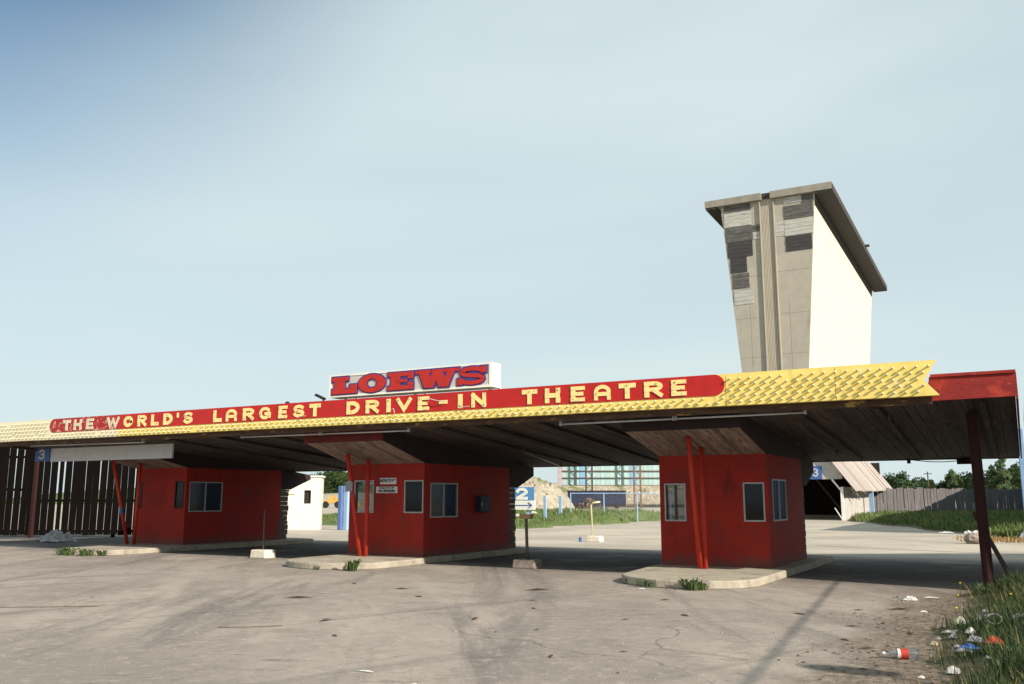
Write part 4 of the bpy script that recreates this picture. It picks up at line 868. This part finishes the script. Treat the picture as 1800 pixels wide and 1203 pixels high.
# rubble heaps and hills ------------------------------------------------------------------------
def mound(name, a, d, rx, ry, h, m_, seed, flat=1.0, rough=.25, kind='structure', n=42):
    r = random.Random(seed); cx, cy = pxat(a, d); ph = [(r.uniform(.6, 5), r.uniform(.6, 5), r.uniform(0, 6), r.uniform(.3, 1)) for _ in range(9)]; m = MB()
    for i in range(n + 1):
        for j in range(n + 1):
            u, v = 2*i/n - 1, 2*j/n - 1; rr = min(1, hypot(u, v)); b = (1 - rr**2)**flat if rr < 1 else 0
            ns = sum(w_*sin(p*u*3 + q*v*3 + f) for p, q, f, w_ in ph)/5 + r.uniform(-.6, .6)
            X, Y = u*rx, v*ry; m.v.append((cx + X*cos(YAW) - Y*sin(YAW), cy + X*sin(YAW) + Y*cos(YAW), max(-.3, h*b*(1 + rough*ns)) - (.25 if rr >= .99 else 0)))
    for i in range(n):
        for j in range(n): m.f.append((i*(n+1)+j, (i+1)*(n+1)+j, (i+1)*(n+1)+j+1, i*(n+1)+j+1))
    return tag(mk(name, m, m_, None, (cx, cy, 0), smooth=False), kind=kind)
mound('rubble_mound', 914, 134, 8.2, 7, 4.7, 'rubble', 11, .8, .15)
mound('rubble_mound', 880, 138, 7.5, 6, 3.2, 'rubble', 12, .9, .10)
mound('gravel_bank', 1110, 178, 40, 7, 4.7, 'rubble', 13, .5, .10)
mound('gravel_bank', 800, 190, 60, 10, 2.6, 'hill_grey', 14, .4, .2)
mound('hill', 560, 260, 90, 30, 5.2, 'hill_green', 15, .5, .12)
mound('hill', 1500, 330, 160, 30, 3.0, 'hill_green', 16, .4, .2)
ld = frame_thing('wheel_loader', 583, 150, 'orange yellow wheel loader parked far off beyond the white hut', 'wheel loader')
ld.part('body', MB().box(-1.6, 1.5, 0, 1.4, .75, 1.35).box(.4, 1.5, .1, 1.3, 1.351, 1.65), 'machine_yellow', bevel=.05); ld.part('cab', MB().box(-.5, .35, .2, 1.2, 1.352, 2.1), 'machine_yellow')
for x in (-1.0, 1.0): ld.part('wheel', MB().tube([(x, -.1, .55), (x, .35, .55)], .55, 14), 'black_rubber'); 
ld.part('bucket', MB().prism([(-2.6, -.1, .3), (-1.7, -.1, .3), (-1.75, -.1, 1.1), (-2.1, -.1, .8)], (0, 1.7, 0)), 'machine_yellow'); ld.part('arm', MB().bar((-1.9, .7, .8), (-.4, .7, 1.2), .2, .2), 'machine_yellow')
for a, d, l in ((612, 152, 3.6), (548, 155, 3)):
    x, y = pxat(a, d); m = MB().box(x - l/2, x + l/2, y, y + 1, .25, 1.0).box(x - l/2 + .3, x - l/2 + .9, y, y + 1, 0, .249)
    single('concrete_barrier', m, 'machine_yellow', (x, y, 0), 'yellow barrier right of the distant wheel loader' if a > 600 else 'yellow barrier left of the distant wheel loader', 'barrier')

# ================================================================== SHED 3 (wooden exit building), plank fence
br = Thing('exit_shed', (-14.5, 76, 0), 'weathered wooden drive-through shed with white header, blue 3 and steep plank roof', 'shed')
YB = 70.0
br.part('header', MB().box(-19.0, -11.95, YB, YB + .12, 2.98, 4.9).prism([(-11.949, YB, 2.98), (-11.38, YB, 3.0), (-11.38, YB, 3.36), (-11.949, YB, 4.15)], (0, .12, 0)), 'barn_wall')
br.part('number_square', MB().box(-13.85, -12.78, YB - .03, YB - .002, 2.99, 3.95), 'sign_blue'); m = MB(); glyph(m, '3', -13.44, -13.04, 3.18, 3.78, .055, YB - .055, .02); br.part('numeral', m, 'paper_white')
br.part('side_wall', MB().box(-11.5, -11.36, YB + .1, 85, 0, 2.42), 'barn_wall'); br.part('side_wall', MB().box(-19.0, -18.86, YB + .13, 92, 0, 4.9), 'barn_wall'); br.part('rear_wall', MB().box(-18.85, -11.51, 91.9, 92, 0, 4.9), 'dark_interior')
br.part('corner_post', MB().box(-11.55, -11.34, YB - .06, YB + .098, 0, 2.40), 'white_paint'); br.part('brace', MB().bar((-12.1, YB - .02, 2.97), (-11.42, YB - .02, 2.05), .12, .1), 'white_paint'); br.part('brace', MB().bar((-12.0, YB - .1, .9), (-11.5, YB - .1, .05), .06, .06), 'white_paint')
m = MB(); y = YB - .35; k = 0
while y < 92:
    e0 = 2.10 + (y - 70)*.008 + rnd.uniform(-.05, .04); wd = 1.12; g = rnd.uniform(.01, .05); j = rnd.uniform(-.03, .03)
    m.prism([(-10.45, y, e0 + j), (-14.2, y, e0 + j + 5.1), (-14.2, y, e0 + j + 5.22), (-10.45, y, e0 + j + .10)], (0, wd - g, 0)); y += 1.15
br.part('roof', m, 'barn_roof')
m = MB(); m.prism([(-19.2, YB - .3, 4.95), (-14.25, YB - .3, 7.1), (-14.25, YB - .3, 7.22), (-19.2, YB - .3, 5.07)], (0, 22, 0)); br.part('roof', m, 'barn_roof')
br.part('eave_boards', MB().bar((-10.9, 70.2, 2.35), (-10.75, 72.6, 1.75), .12, .03).bar((-10.8, 71.6, 2.4), (-10.75, 73.2, 1.5), .1, .03).bar((-10.7, 73, 2.2), (-10.65, 76, 1.95), .12, .03), 'barn_roof')
bp = MB().box(-10.9, -10.55, 79.2, 79.5, 0, 2.2); single('marker_post', bp, 'post_blue', (-10.7, 79.3, 0), 'pale blue post at the end of the plank fence beside the shed', 'post')
pf = Thing('plank_fence', (-5, 96, 0), 'long grey weathered plank fence in front of the trees at right', 'plank fence')
f0, f1 = Vector((-11.3, 85.5, 0)), Vector((3.0, 110.5, 0)); dv = (f1 - f0).normalized(); nn = Vector((dv.y, -dv.x, 0)); L_ = (f1 - f0).length
m = MB(); q = 0
while q < L_:
    p = f0 + dv*q + nn*rnd.uniform(-.03, .03); h = 2.5 + rnd.uniform(-.09, .09); m.bar(p, p + Vector((0, 0, h)), .42, .04, up=tuple(nn)); q += .47 + rnd.choice((0, 0, .04))
pf.part('planks', m, 'fence_grey')
for z in (.5, 2.05): pf.part('rail', MB().bar(f0 - nn*.12 + Vector((0, 0, z)), f1 - nn*.12 + Vector((0, 0, z)), .06, .12), 'fence_grey')
for k in range(11):
    p = f0.lerp(f1, k/10) - nn*.25; pf.part('post', MB().box(p.x - .07, p.x + .07, p.y - .07, p.y + .07, 0, 2.3), 'fence_grey')
x, y = pxat(1634, 142); up_ = Thing('distant_pole', (x, y, 0), 'thin utility pole rising above the trees behind the plank fence', 'utility pole')
up_.part('pole', MB().tube([(x, y, 0), (x, y, 5.7)], [.12, .09], 6), 'bark'); up_.part('crossarm', MB().box(x - .6, x + .6, y - .05, y + .05, 5.3, 5.42), 'bark')
# leaning rail by the column, blue pole at the right edge, stones
m = MB().bar((-0.38, 22.6, .0), (-0.98, 23.4, 1.28), .07, .07); single('leaning_rail', m, 'rust_steel', (-.38, 22.6, 0), 'grey metal rail leaning beside the dark red column', 'rail')
single('edge_post', MB().box(.02, .20, 30.0, 30.2, 0, 3.6), 'post_blue', (.12, 30.1, 0), 'blue painted post standing at the right edge behind the canopy', 'post', bevel=.02)
def stone(x, y, r, seed, label, mt='concrete'):
    q = random.Random(seed); m = MB().ball((x, y, r*.5), r, 9, 6, (1, .8, .75)); m.v = [(a + q.uniform(-.12, .12)*r, b + q.uniform(-.12, .12)*r, max(0, c + q.uniform(-.12, .12)*r)) for a, b, c in m.v]
    single('stone', m, mt, (x, y, 0), label, 'stone')
stone(-1.62, 36.6, .30, 2, 'grey rounded stone on the gravel left of the dark red column', 'block_dirty')

# ================================================================== VEGETATION
def tree_proto(seed, h, cr, n, leaf, mt, ls):
    r = random.Random(seed); tm = MB(); tm.tube([(0, 0, -.1), (.05*h*.1, 0, h*.3), (0, .02*h, h*.6), (0, 0, h*.85)], [h*.03, h*.022, h*.014, h*.005], 7)
    cl = []
    for k in range(12):
        a = r.uniform(0, 2*pi); z = h*r.uniform(.35, .85); rr = cr*r.uniform(.25, .75)*(1 - .45*abs(z/h - .55)); c = Vector((rr*cos(a), rr*sin(a), z))
        tm.tube([(0, 0, z*.7), tuple(c)], [h*.010, h*.003], 5); cl.append((c, cr*r.uniform(.28, .52)))
    cl.append((Vector((0, 0, h*.88)), cr*.42)); cl.append((Vector((cr*.15, 0, h*.62)), cr*.7))
    cm = MB()
    for k in range(n):
        c, rr = r.choice(cl); d = Vector((r.gauss(0, 1), r.gauss(0, 1), r.gauss(0, .85))).normalized() * rr * (r.random()**.45); p = c + d
        if p.z < h*.16: continue
        u = Vector((r.gauss(0, 1), r.gauss(0, 1), r.gauss(0, 1))).normalized(); v = u.orthogonal().normalized(); s = leaf*r.uniform(.6, 1.3)
        cm.poly([p + u*s, p + v*s*.6, p - u*s, p - v*s*.6])
    return tm, cm
protos = []
def plant_tree(pi_, x, y, sc, sz, rot, label, group):
    tm, cm, mt = P_[pi_]
    e = bpy.data.objects.new(NAMES[pi_], None); C.objects.link(e); e.location = (x, y, 0); e.scale = (sc, sc, sc*sz); e.rotation_euler = (0, 0, rot); tag(e, label, 'tree', group)
    if pi_ not in MESH: a = mk('trunk', tm, 'bark', e); b = mk('crown', cm, mt, e); MESH[pi_] = (a, b)
    else:
        for s in MESH[pi_]: c = s.copy(); C.objects.link(c); c.parent = e
P_ = [(*tree_proto(1, 6, 2.6, 2600, .20, 0, 0), 'leaf_dark'), (*tree_proto(2, 6, 2.2, 2400, .20, 0, 0), 'leaf_mid'), (*tree_proto(3, 8, 1.25, 1500, .20, 0, 0), 'leaf_mid')]
NAMES = ['broad_tree', 'bushy_tree', 'slender_tree']; MESH = {}
tl = [(1566, 140, .88, 1.02, 0, 'darkest rounded tree directly right of the plank roofed shed'), (1590, 142, .90, 1.05, 0, 'round dark tree second from the shed above the plank fence'), (1612, 146, .80, 1.0, 0, 'mid height dark tree left of the thin distant pole'), (1640, 150, .60, 1.0, 1, 'low bushy tree by the thin distant pole'), (1660, 150, .72, 1.0, 0, 'low rounded tree just right of the thin distant pole'),
      (1676, 140, .80, 1.0, 2, 'slender tree rising above its neighbours left of the dark red column'), (1684, 148, .95, 1.0, 1, 'bushy tree left of the dark red column'), (1704, 140, .92, 1.0, 0, 'broad dark tree partly behind the dark red column'), (1730, 142, .98, 1.0, 0, 'broad tree just right of the dark red column'), (1748, 132, .85, 1.0, 2, 'thin airy tree right of the dark red column'), (1768, 128, .95, 1.05, 2, 'tallest slender tree near the right edge'), (1758, 140, 1.0, 1.0, 1, 'paler bushy tree near the right edge'), (1795, 130, 1.1, 1.0, 1, 'bushy tree cut by the right edge of the view')]
tl += [(1555 + 17*k, 155 + (k*7) % 12, .62 + .12*((k*5) % 3), 1.0, k % 2, 'low dark tree in the back row behind the plank fence') for k in range(15)]
rt = random.Random(3)
for a, d, sc, sz, pi_, lab in tl:
    x, y = pxat(a, d); plant_tree(pi_, x, y, sc, sz, rt.uniform(0, 6), lab, 'trees behind the plank fence')
for k, (a, d, sc, lab) in enumerate(((560, 235, 1.35, 'dark far tree above the roof of the white hut'), (577, 230, 1.45, 'far rounded tree on the skyline right of the white hut'), (590, 236, 1.55, 'tallest far tree on the skyline beyond the blue posts'), (603, 232, 1.42, 'far dark tree above the wider blue post'), (616, 240, 1.5, 'far tree on the skyline hidden partly by the middle booth pole'), (545, 240, 1.3, 'leftmost far tree behind the white hut'))):
    x, y = pxat(a, d); plant_tree(k % 2, x, y, sc, 1.0, rt.uniform(0, 6), lab, 'far trees on the left skyline')
pw_ = Thing('added_fence', (2.6, 76, 0), 'tall pale blue board fence added unseen past the right edge to shade the verge and the plank fence', 'board fence')  # fence out of view, added to cast shade on the verge
m = MB(); y = 44.0
while y < 112: m.box(2.4, 2.44, y, y + .38, 0, 6.6 + rnd.uniform(-.05, .05)); y += .40
pw_.part('boards', m, 'post_blue')
for y in range(44, 113, 4): pw_.part('post', MB().box(2.45, 2.65, y, y + .2, 0, 6.4), 'post_blue_dark')
for z in (.6, 3.2, 5.8): pw_.part('rail', MB().box(2.441, 2.449, 44, 112, z, z + .15), 'post_blue')

def terrain(name, x0, x1, y0, y1, nx_, ny_, fn, m_):
    m = MB()
    for j in range(ny_ + 1):
        for i in range(nx_ + 1):
            x = x0 + (x1 - x0)*i/nx_; y = y0 + (y1 - y0)*j/ny_; m.v.append((x, y, fn(x, y)))
    for j in range(ny_):
        for i in range(nx_): a = j*(nx_+1) + i; m.f.append((a, a+1, a+nx_+2, a+nx_+1))
    return tag(mk(name, m, m_, smooth=True), kind='structure')
def sm(a, b, x): t = max(0, min(1, (x - a)/(b - a))); return t*t*(3 - 2*t)
def wob(x, y): return .35*sin(y*1.1 + 1) + .2*sin(y*2.7 + x) + .12*sin(y*5.3 + 2*x)
def bank(x, y): return -.03 + sm(-1.25, .9, x + .35*wob(x, y)) * sm(19.6, 16.6, y + .3*sin(x*3)) * (.40 + .05*sin(x*5 + y*3) + .04*sin(y*7.1)) 
terrain('grass_bank', -2.2, 9, 3, 20.5, 60, 90, bank, 'grass_soil')
def blades(name, pts, m_, hmin, hmax, wd, seed, lean=.5):
    r = random.Random(seed); m = MB()
    for (x, y, z) in pts:
        h = r.uniform(hmin, hmax); a = r.uniform(0, 2*pi); l = h*r.uniform(.1, lean); wv = Vector((-sin(a), cos(a), 0))*wd*r.uniform(.6, 1.3); b = Vector((x, y, z - .01)); mid = b + Vector((cos(a)*l*.35, sin(a)*l*.35, h*.6)); tip = b + Vector((cos(a)*l, sin(a)*l, h))
        m.poly([b - wv, b + wv, mid + wv*.7, mid - wv*.7]); m.poly([mid - wv*.7, mid + wv*.7, tip])
    return tag(mk(name, m, m_), kind='stuff')
r = random.Random(21); pts = []
while len(pts) < 36000:
    x, y = r.uniform(-1.9, 2.2), 5.5 + 13.8 * r.random(); z = bank(x, y)
    cl = .5 + .5*sin(x*4.1 + 2*sin(y*1.9))*sin(y*3.3 + x); dens = sm(.05, .30, z)*(.30 + .7*cl) + (.05 if z > .0 else 0)
    if x > .62*y/1.15 - 4: pass
    if r.random() < dens: pts.append((x, y, z))
o = blades('grass', pts, 'grass_blade', .08, .30, .0042, 5, 1.0); tag(o, 'long dark green grass and weeds growing on the littered bank at lower right', 'grass')
short = []
while len(short) < 22000:
    x, y = r.uniform(-1.6, 1.6), 5.5 + 13.6 * r.random(); z = bank(x, y)
    if r.random() < sm(.0, .16, z): short.append((x, y, z))
o = blades('grass', short, 'grass_blade', .04, .13, .006, 15, .9); tag(o, 'short dark undergrowth filling the grassy bank at lower right', 'grass')
m = MB()
for k in range(110):
    x, y = r.uniform(-1.2, 1.2), r.uniform(6.5, 18); z = bank(x, y)
    if z > .05: leafy(m, (x, y, z), 12, r.uniform(.08, .17), .07, r)
tag(mk('broadleaf_weeds', m, 'weed_leaf'), 'broad leaved weeds mixed into the grass of the bank', 'weeds', kind='stuff')
pts2 = [p for p in pts if r.random() < .12]
o = blades('dry_grass', pts2, 'dry_grass', .06, .28, .0032, 6, 1.6); tag(o, 'dry straw coloured stalks among the green grass at lower right', 'dry grass')
# verge behind the middle lane
def verge(x, y): return -.04 + sm(-22.6, -24.8, x + .5*sin(y*.55) + .3*sin(y*1.9)) * sm(41.5, 44, y + .6*sin(x*.9)) * (.30 + .38*sm(48, 60, y) + .05*sin(x*2 + y))* sm(70, 64, y)
terrain('grass_verge', -46, -22, 40, 71, 60, 70, verge, 'grass_far')
pts = []; r = random.Random(8)
while len(pts) < 15000:
    x, y = r.uniform(-44, -22), r.uniform(41, 70); z = verge(x, y)
    if z > .06 and r.random() < .85: pts.append((x, y, z))
o = blades('grass', pts, 'grass_far', .10, .32, .022, 9); tag(o, 'sunlit rough grass verge around the sign with the 2', 'grass')
# verge in front of the plank fence
def verge2(x, y): return -.04 + sm(-.9, 1.2, (y - (45 + (-1.5 - x)*2.6 + .8*sin(x*2) )) * .35) * (.22 + .05*sin(x*2 + y*1.3)) * (1 if y > 0 else 0)
def vm(x, y): return verge2(x, y) if x < 12 else verge2(12, y)
terrain('fence_verge', -11.2, 14, 40, 112, 50, 90, vm, 'grass_soil')
pts = []
while len(pts) < 32000:
    x, y = r.uniform(-11, 2.2), 42 + 66*r.random()**1.7; z = vm(x, y)
    if z > .04 and x > -11.2 + (y - 85.5)*.57: pts.append((x, y, z))
o = blades('grass', pts, 'grass_far', .15, .45, .03, 10); tag(o, 'shaded rough grass in front of the plank fence at right', 'grass')
pts = []
while len(pts) < 1200:
    x, y = r.uniform(-2.6, 1.0), r.uniform(38, 44.5)
    if r.random() < sm(-2.8, -1.0, x): pts.append((x, y, 0))
o = blades('dry_grass', pts, 'dry_grass', .05, .16, .03, 11, 1.4); tag(o, 'tan straw and dead grass along the edge of the verge behind the dark red column', 'dry grass')
for x, y, lab in ((-1.02, 17.0, 'yellow dandelion at the foot of the dark red column'), (-.95, 15.1, 'yellow dandelion at the left tip of the grassy bank'), (-.82, 12.6, 'yellow dandelion among the white litter on the bank'), (-.25, 14.2, 'yellow dandelion higher up in the grass of the bank')):
    z = bank(x, y); d_ = Thing('dandelion', (x, y, z), lab, 'flower', 'dandelions on the bank'); d_.part('stem', MB().tube([(x, y, z), (x + .01, y, z + .2)], .004, 5), 'weed_leaf'); d_.part('flower', MB().ball((x + .01, y, z + .21), .018, 8, 5, (1, 1, .5)), 'dandelion')

# ================================================================== LITTER
bt = Thing('plastic_bottle', (-1.16, 10.2, 0), 'clear plastic bottle with a red label lying on the asphalt', 'bottle')
bx, by = -1.16, 10.2; ax = Vector((.95, .30, 0)).normalized(); p = lambda u: tuple(Vector((bx, by, .052)) + ax*u)
bt.part('body', MB().tube([p(-.19), p(-.16), p(-.09), p(-.05), p(.05), p(.10), p(.125), p(.13)], [.013, .014, .045, .05, .05, .05, .042, .02], 14), 'bottle_plastic', smooth=True)
bt.part('label', MB().tube([p(-.045), p(.03)], .052, 14, False), 'scrap_red', smooth=True); bt.part('label', MB().tube([p(-.075), p(-.046)], .0515, 14, False), 'paper_white', smooth=True); bt.part('cap', MB().tube([p(-.215), p(-.185)], .017, 10), 'paper_white')
lit = [(-1.68, 15.95, .26, .2, .12, 'paper_white', 'crumpled white paper alone on the asphalt near the canopy shadow'), (-1.42, 16.5, .28, .10, .03, 'paper_white', 'flat white paper strip near the canopy shadow'), (-1.35, 14.4, .12, .1, .04, 'paper_white', 'small white scrap among brown leaf litter'),
 (-.80, 13.3, .22, .2, .14, 'paper_white', 'bright crumpled white paper at the grass edge'), (-.52, 13.0, .28, .2, .12, 'paper_grey', 'grey white crumpled bag beside the bright crumpled paper'), (-.82, 12.1, .34, .08, .05, 'paper_white', 'long narrow white paper scrap below the crumpled paper'), (-.62, 11.6, .14, .12, .08, 'paper_white', 'small pointed white scrap on the bank'), (-.98, 11.3, .10, .14, .07, 'paper_tan', 'cream folded scrap at the edge of the dirt'),
 (-.55, 11.0, .2, .16, .1, 'paper_grey', 'pale crumpled wrapper left of the red scrap'), (-.62, 10.3, .20, .09, .05, 'paper_grey', 'grey wrapper just above the bright blue scrap'), (-.68, 9.55, .16, .14, .12, 'paper_white', 'round white crumpled ball near the bottom edge'), (-.15, 12.0, .2, .2, .1, 'paper_grey', 'grey bag caught in the grass'), (.12, 14.6, .34, .1, .06, 'paper_tan', 'long pale tan strip lying in the grass'),
 (.05, 10.0, .2, .2, .1, 'paper_grey', 'grey wrapper deep in the grass near the lower right corner'), (-5.49, 7.02, .19, .045, .02, 'paper_white', 'thin white paper scrap on the asphalt at the bottom edge'), (-6.05, 15.55, .13, .06, .03, 'paper_white', 'white scrap in front of the right island'), (-4.75, 6.75, .06, .04, .015, 'paper_white', 'tiny white scrap at the bottom edge right of the thin one')]
for k, (x, y, a, b, h, mt, lab) in enumerate(lit):
    z = max(0, bank(x, y)) if x > -2 and y < 20 else 0
    a *= .82; b *= .82; h *= .7
    if z > .04: z += .04; h *= 1.2
    single('paper_scrap', crumple(x, y, z, a, b, h, 40 + k, 6), mt, (x, y, z), lab, 'litter', 'paper litter')
z = bank(-.36, 10.55) + .08
single('red_wrapper', crumple(-.36, 10.55, z, .17, .13, .08, 91, 5), 'scrap_red', (-.36, 10.55, z), 'bright red wrapper in the grass of the bank', 'litter')
z = bank(-.56, 10.05) + .07
single('blue_wrapper', crumple(-.56, 10.05, z, .17, .09, .05, 92, 5), 'scrap_blue', (-.56, 10.05, z), 'bright blue wrapper at the grass edge below the red one', 'litter')
z = bank(-.38, 11.75) + .1
m = MB().tube([(-.38 + .075*cos(2*pi*k/14), 11.75 + .05*sin(2*pi*k/14), z + .05*sin(2*pi*k/14)) for k in range(15)], .005, 6); single('wire_ring', m, 'paper_grey', (-.38, 11.75, z), 'thin pale ring of wire in the grass', 'ring')
for x, y, a, b, h, mt, lab in ((-2.95, 43.5, .9, .3, .16, 'paper_white', 'flat white panel lying on the shaded verge'), (-2.1, 43.2, .45, .4, .3, 'paper_white', 'white bag second from left on the shaded verge'), (-1.75, 42.3, .6, .4, .35, 'paper_white', 'white crumpled bag nearest the dark red column'), (.02, 40.5, .6, .6, .5, 'paper_grey', 'pale bag at the foot of the right edge post')):
    single('verge_litter', crumple(x, y, .12, a*.7, b*.7, h*.55, int(y*10), 6), mt, (x, y, .12), lab, 'litter', 'litter on the shaded verge')
for x, y, lab in ((-27.3, 49.5, 'white scrap in the grass right of the sign'), (-28.5, 54, 'small white scrap in the grass nearer the fence posts'), (-25.6, 44.6, 'white scrap in the grass below the sign')):
    single('grass_litter', crumple(x, y, verge(x, y) + .15, .45, .3, .2, int(x*7), 5), 'paper_white', (x, y, verge(x, y)), lab, 'litter', 'litter on the sunny verge')
# dark leaves, bark bits and twigs on the asphalt
deb = [(-4.2, 12.4, .22), (-4.75, 11.6, .16), (-7.6, 14.5, .5), (-6.4, 12.1, .14), (-6.9, 13.0, .12), (-5.35, 10.2, .14), (-5.7, 9.8, .1), (-6.55, 10.7, .3), (-3.8, 9.2, .12), (-4.35, 8.6, .2), (-3.4, 8.1, .1), (-2.85, 13.35, .22), (-2.0, 12.4, .2), (-8.8, 12.6, .2), (-9.8, 13.5, .28), (-11.2, 13.9, .22), (-8.2, 9.6, .3), (-7.2, 8.6, .16), (-10.4, 11.5, .5), (-5.1, 14.1, .24), (-2.2, 14.2, .18), (-1.9, 11.2, .16), (-1.7, 12.9, .2), (-1.5, 13.6, .14), (-1.6, 10.7, .2), (-1.45, 9.4, .14), (-1.7, 14.6, .4), (-1.3, 12.1, .3)]
r = random.Random(77)
dleaf = None
for k, (x, y, l) in enumerate(deb):
    m = MB(); a = r.uniform(0, pi); h = .012 + l*.05
    m.v += [(x - l*.5*cos(a), y - l*.5*sin(a), .004), (x + l*.16*sin(a), y - l*.16*cos(a), h*.8), (x + l*.5*cos(a), y + l*.5*sin(a), .006), (x - l*.16*sin(a), y + l*.16*cos(a), .004), (x, y, h)]; m.f += [(0, 1, 4), (1, 2, 4), (2, 3, 4), (3, 0, 4)]
    single('bark_scrap', m, 'twig', (x, y, 0), 'flat dark brown bark scrap lying loose on the worn asphalt', 'debris', 'brown scraps on the asphalt')
for pts, lab in (([(-13.4, 8.25, .012), (-12.7, 8.7, .015), (-12.2, 9.15, .01)], 'long bent dark wire on the asphalt at the left edge'), ([(-8.9, 8.4, .012), (-8.55, 8.55, .02), (-8.3, 8.9, .012)], 'short brown stick on the asphalt at lower left')):
    single('stick', MB().tube(pts, .005, 6), 'twig', pts[0], lab, 'stick')
m = MB(); r = random.Random(15)
for k in range(1500):
    x = r.uniform(-2.6, -.5); y = r.uniform(6.5, 16.5)
    if r.random() > sm(-2.5, -1.0, x + .4*sin(y*2)): continue
    a = r.uniform(0, pi); l = r.uniform(.008, .035); z = max(0, bank(x, y)) + .004; c, s_ = cos(a)*l, sin(a)*l
    m.poly([(x - c, y - s_, z), (x + s_*.4, y - c*.4, z + l*.3), (x + c, y + s_, z + .004), (x - s_*.4, y + c*.4, z + .002)])
tag(mk('leaf_litter', m, 'twig'), 'brown leaf litter and bark crumbs along the foot of the grassy bank', 'leaf litter', kind='stuff')

# ================================================================== ADDED OVERHEAD CABLE (unseen, strung with its poles to lay a shadow across the asphalt)
P0, P1 = at(1.98, 8.1), at(5.92, 17.1); hgt = 4.3; off = Vector((SUN.x/SUN.z*hgt, SUN.y/SUN.z*hgt, hgt))
d_ = (Vector((*P1, 0)) - Vector((*P0, 0))).normalized(); A = Vector((*P0, 0)) - d_*14 + off; B = Vector((*P0, 0)) + d_*16.5 + off
single('added_cable', MB().tube([A, B], .021, 8), 'cable_black', A, 'thick black overhead cable added unseen beside the lot to throw a line of shadow', 'cable')
for p_, lab in ((A, 'unseen wooden pole added behind the photographer carrying the overhead cable'), (B, 'unseen wooden pole added right of the canopy carrying the overhead cable')):
    t = Thing('added_pole', (p_.x, p_.y, 0), lab, 'utility pole', 'added poles beside the lot'); t.part('pole', MB().tube([(p_.x + .12, p_.y, 0), (p_.x + .12, p_.y, 5.6)], [.16, .11], 10), 'bark'); t.part('crossarm', MB().box(p_.x - .8, p_.x + .8, p_.y - .06, p_.y + .06, 4.33, 4.45), 'bark')

lp = Thing('added_lamp', (6.6, 6.05, 0), 'grey street lamp added unseen beyond the lower right edge to throw a leaf shaped shadow', 'street lamp')  # lamp out of view, added only for the shadow of its head
lp.part('pole', MB().tube([(6.6, 6.05, 0), (6.6, 6.05, 3.9)], [.07, .05], 10), 'aluminium'); lp.part('arm', MB().tube([(6.6, 6.05, 3.88), (6.1, 6.5, 4.05), (5.75, 6.65, 4.02)], .03, 8), 'aluminium')
lp.part('lamp_head', MB().ball((5.45, 6.75, 4.0), .45, 12, 8, (1.0, .42, .25)), 'aluminium', smooth=True)
r = random.Random(64)
for k in range(34):
    y = r.uniform(7.5, 15.5); x = r.uniform(-1.0, .35); z = bank(x, y)
    if z < -.01: z = 0
    else: z += r.uniform(.0, .07)
    q = r.uniform(.03, .085)
    single('litter_scrap', crumple(x, y, z, q*r.uniform(.8, 1.6), q, q*.6, 200 + k, 4), r.choice(('paper_white', 'paper_grey', 'paper_grey', 'paper_tan', 'paper_white', 'scrap_blue' if k % 9 == 0 else 'paper_grey')), (x, y, z), 'tiny scrap of litter trodden into the grassy bank and its dirt edge', 'litter', 'tiny scraps on the grassy bank')

m = MB(); r = random.Random(31)
for k in range(3200):
    x, y = r.uniform(-16, -1), r.uniform(5.5, 17.5)
    if r.random() > .35 + .65*sm(-6, -1.5, x): continue
    q = r.uniform(.004, .014) * (1.4 if r.random() < .1 else 1); a = r.uniform(0, pi); c, s_ = q*cos(a), q*sin(a)
    i = len(m.v); m.v += [(x - c, y - s_, 0), (x + s_, y - c, 0), (x + c, y + s_, 0), (x - s_, y + c, 0), (x + r.uniform(-.3, .3)*q, y, q*r.uniform(.5, 1.1))]
    m.f += [(i, i+1, i+4), (i+1, i+2, i+4), (i+2, i+3, i+4), (i+3, i, i+4)]
tag(mk('loose_gravel', m, 'block_dirty'), 'loose gravel and grit scattered over the worn asphalt', 'gravel', kind='stuff')

Q0, Q1 = Vector((-2.62, 10.84, 0)), Vector((-1.25, 10.51, 0)); dq = (Q1 - Q0).normalized(); off2 = Vector((SUN.x/SUN.z*4.0, SUN.y/SUN.z*4.0, 4.0))
single('added_wire', MB().tube([Q0 - dq*1.0 + off2, Q0 + dq*6 + off2], .007, 6), 'cable_black', Q0 + off2, 'thin black wire added unseen beyond the lower right edge to throw a thin shadow', 'wire')  # wire out of view, added for the thin shadow it drops
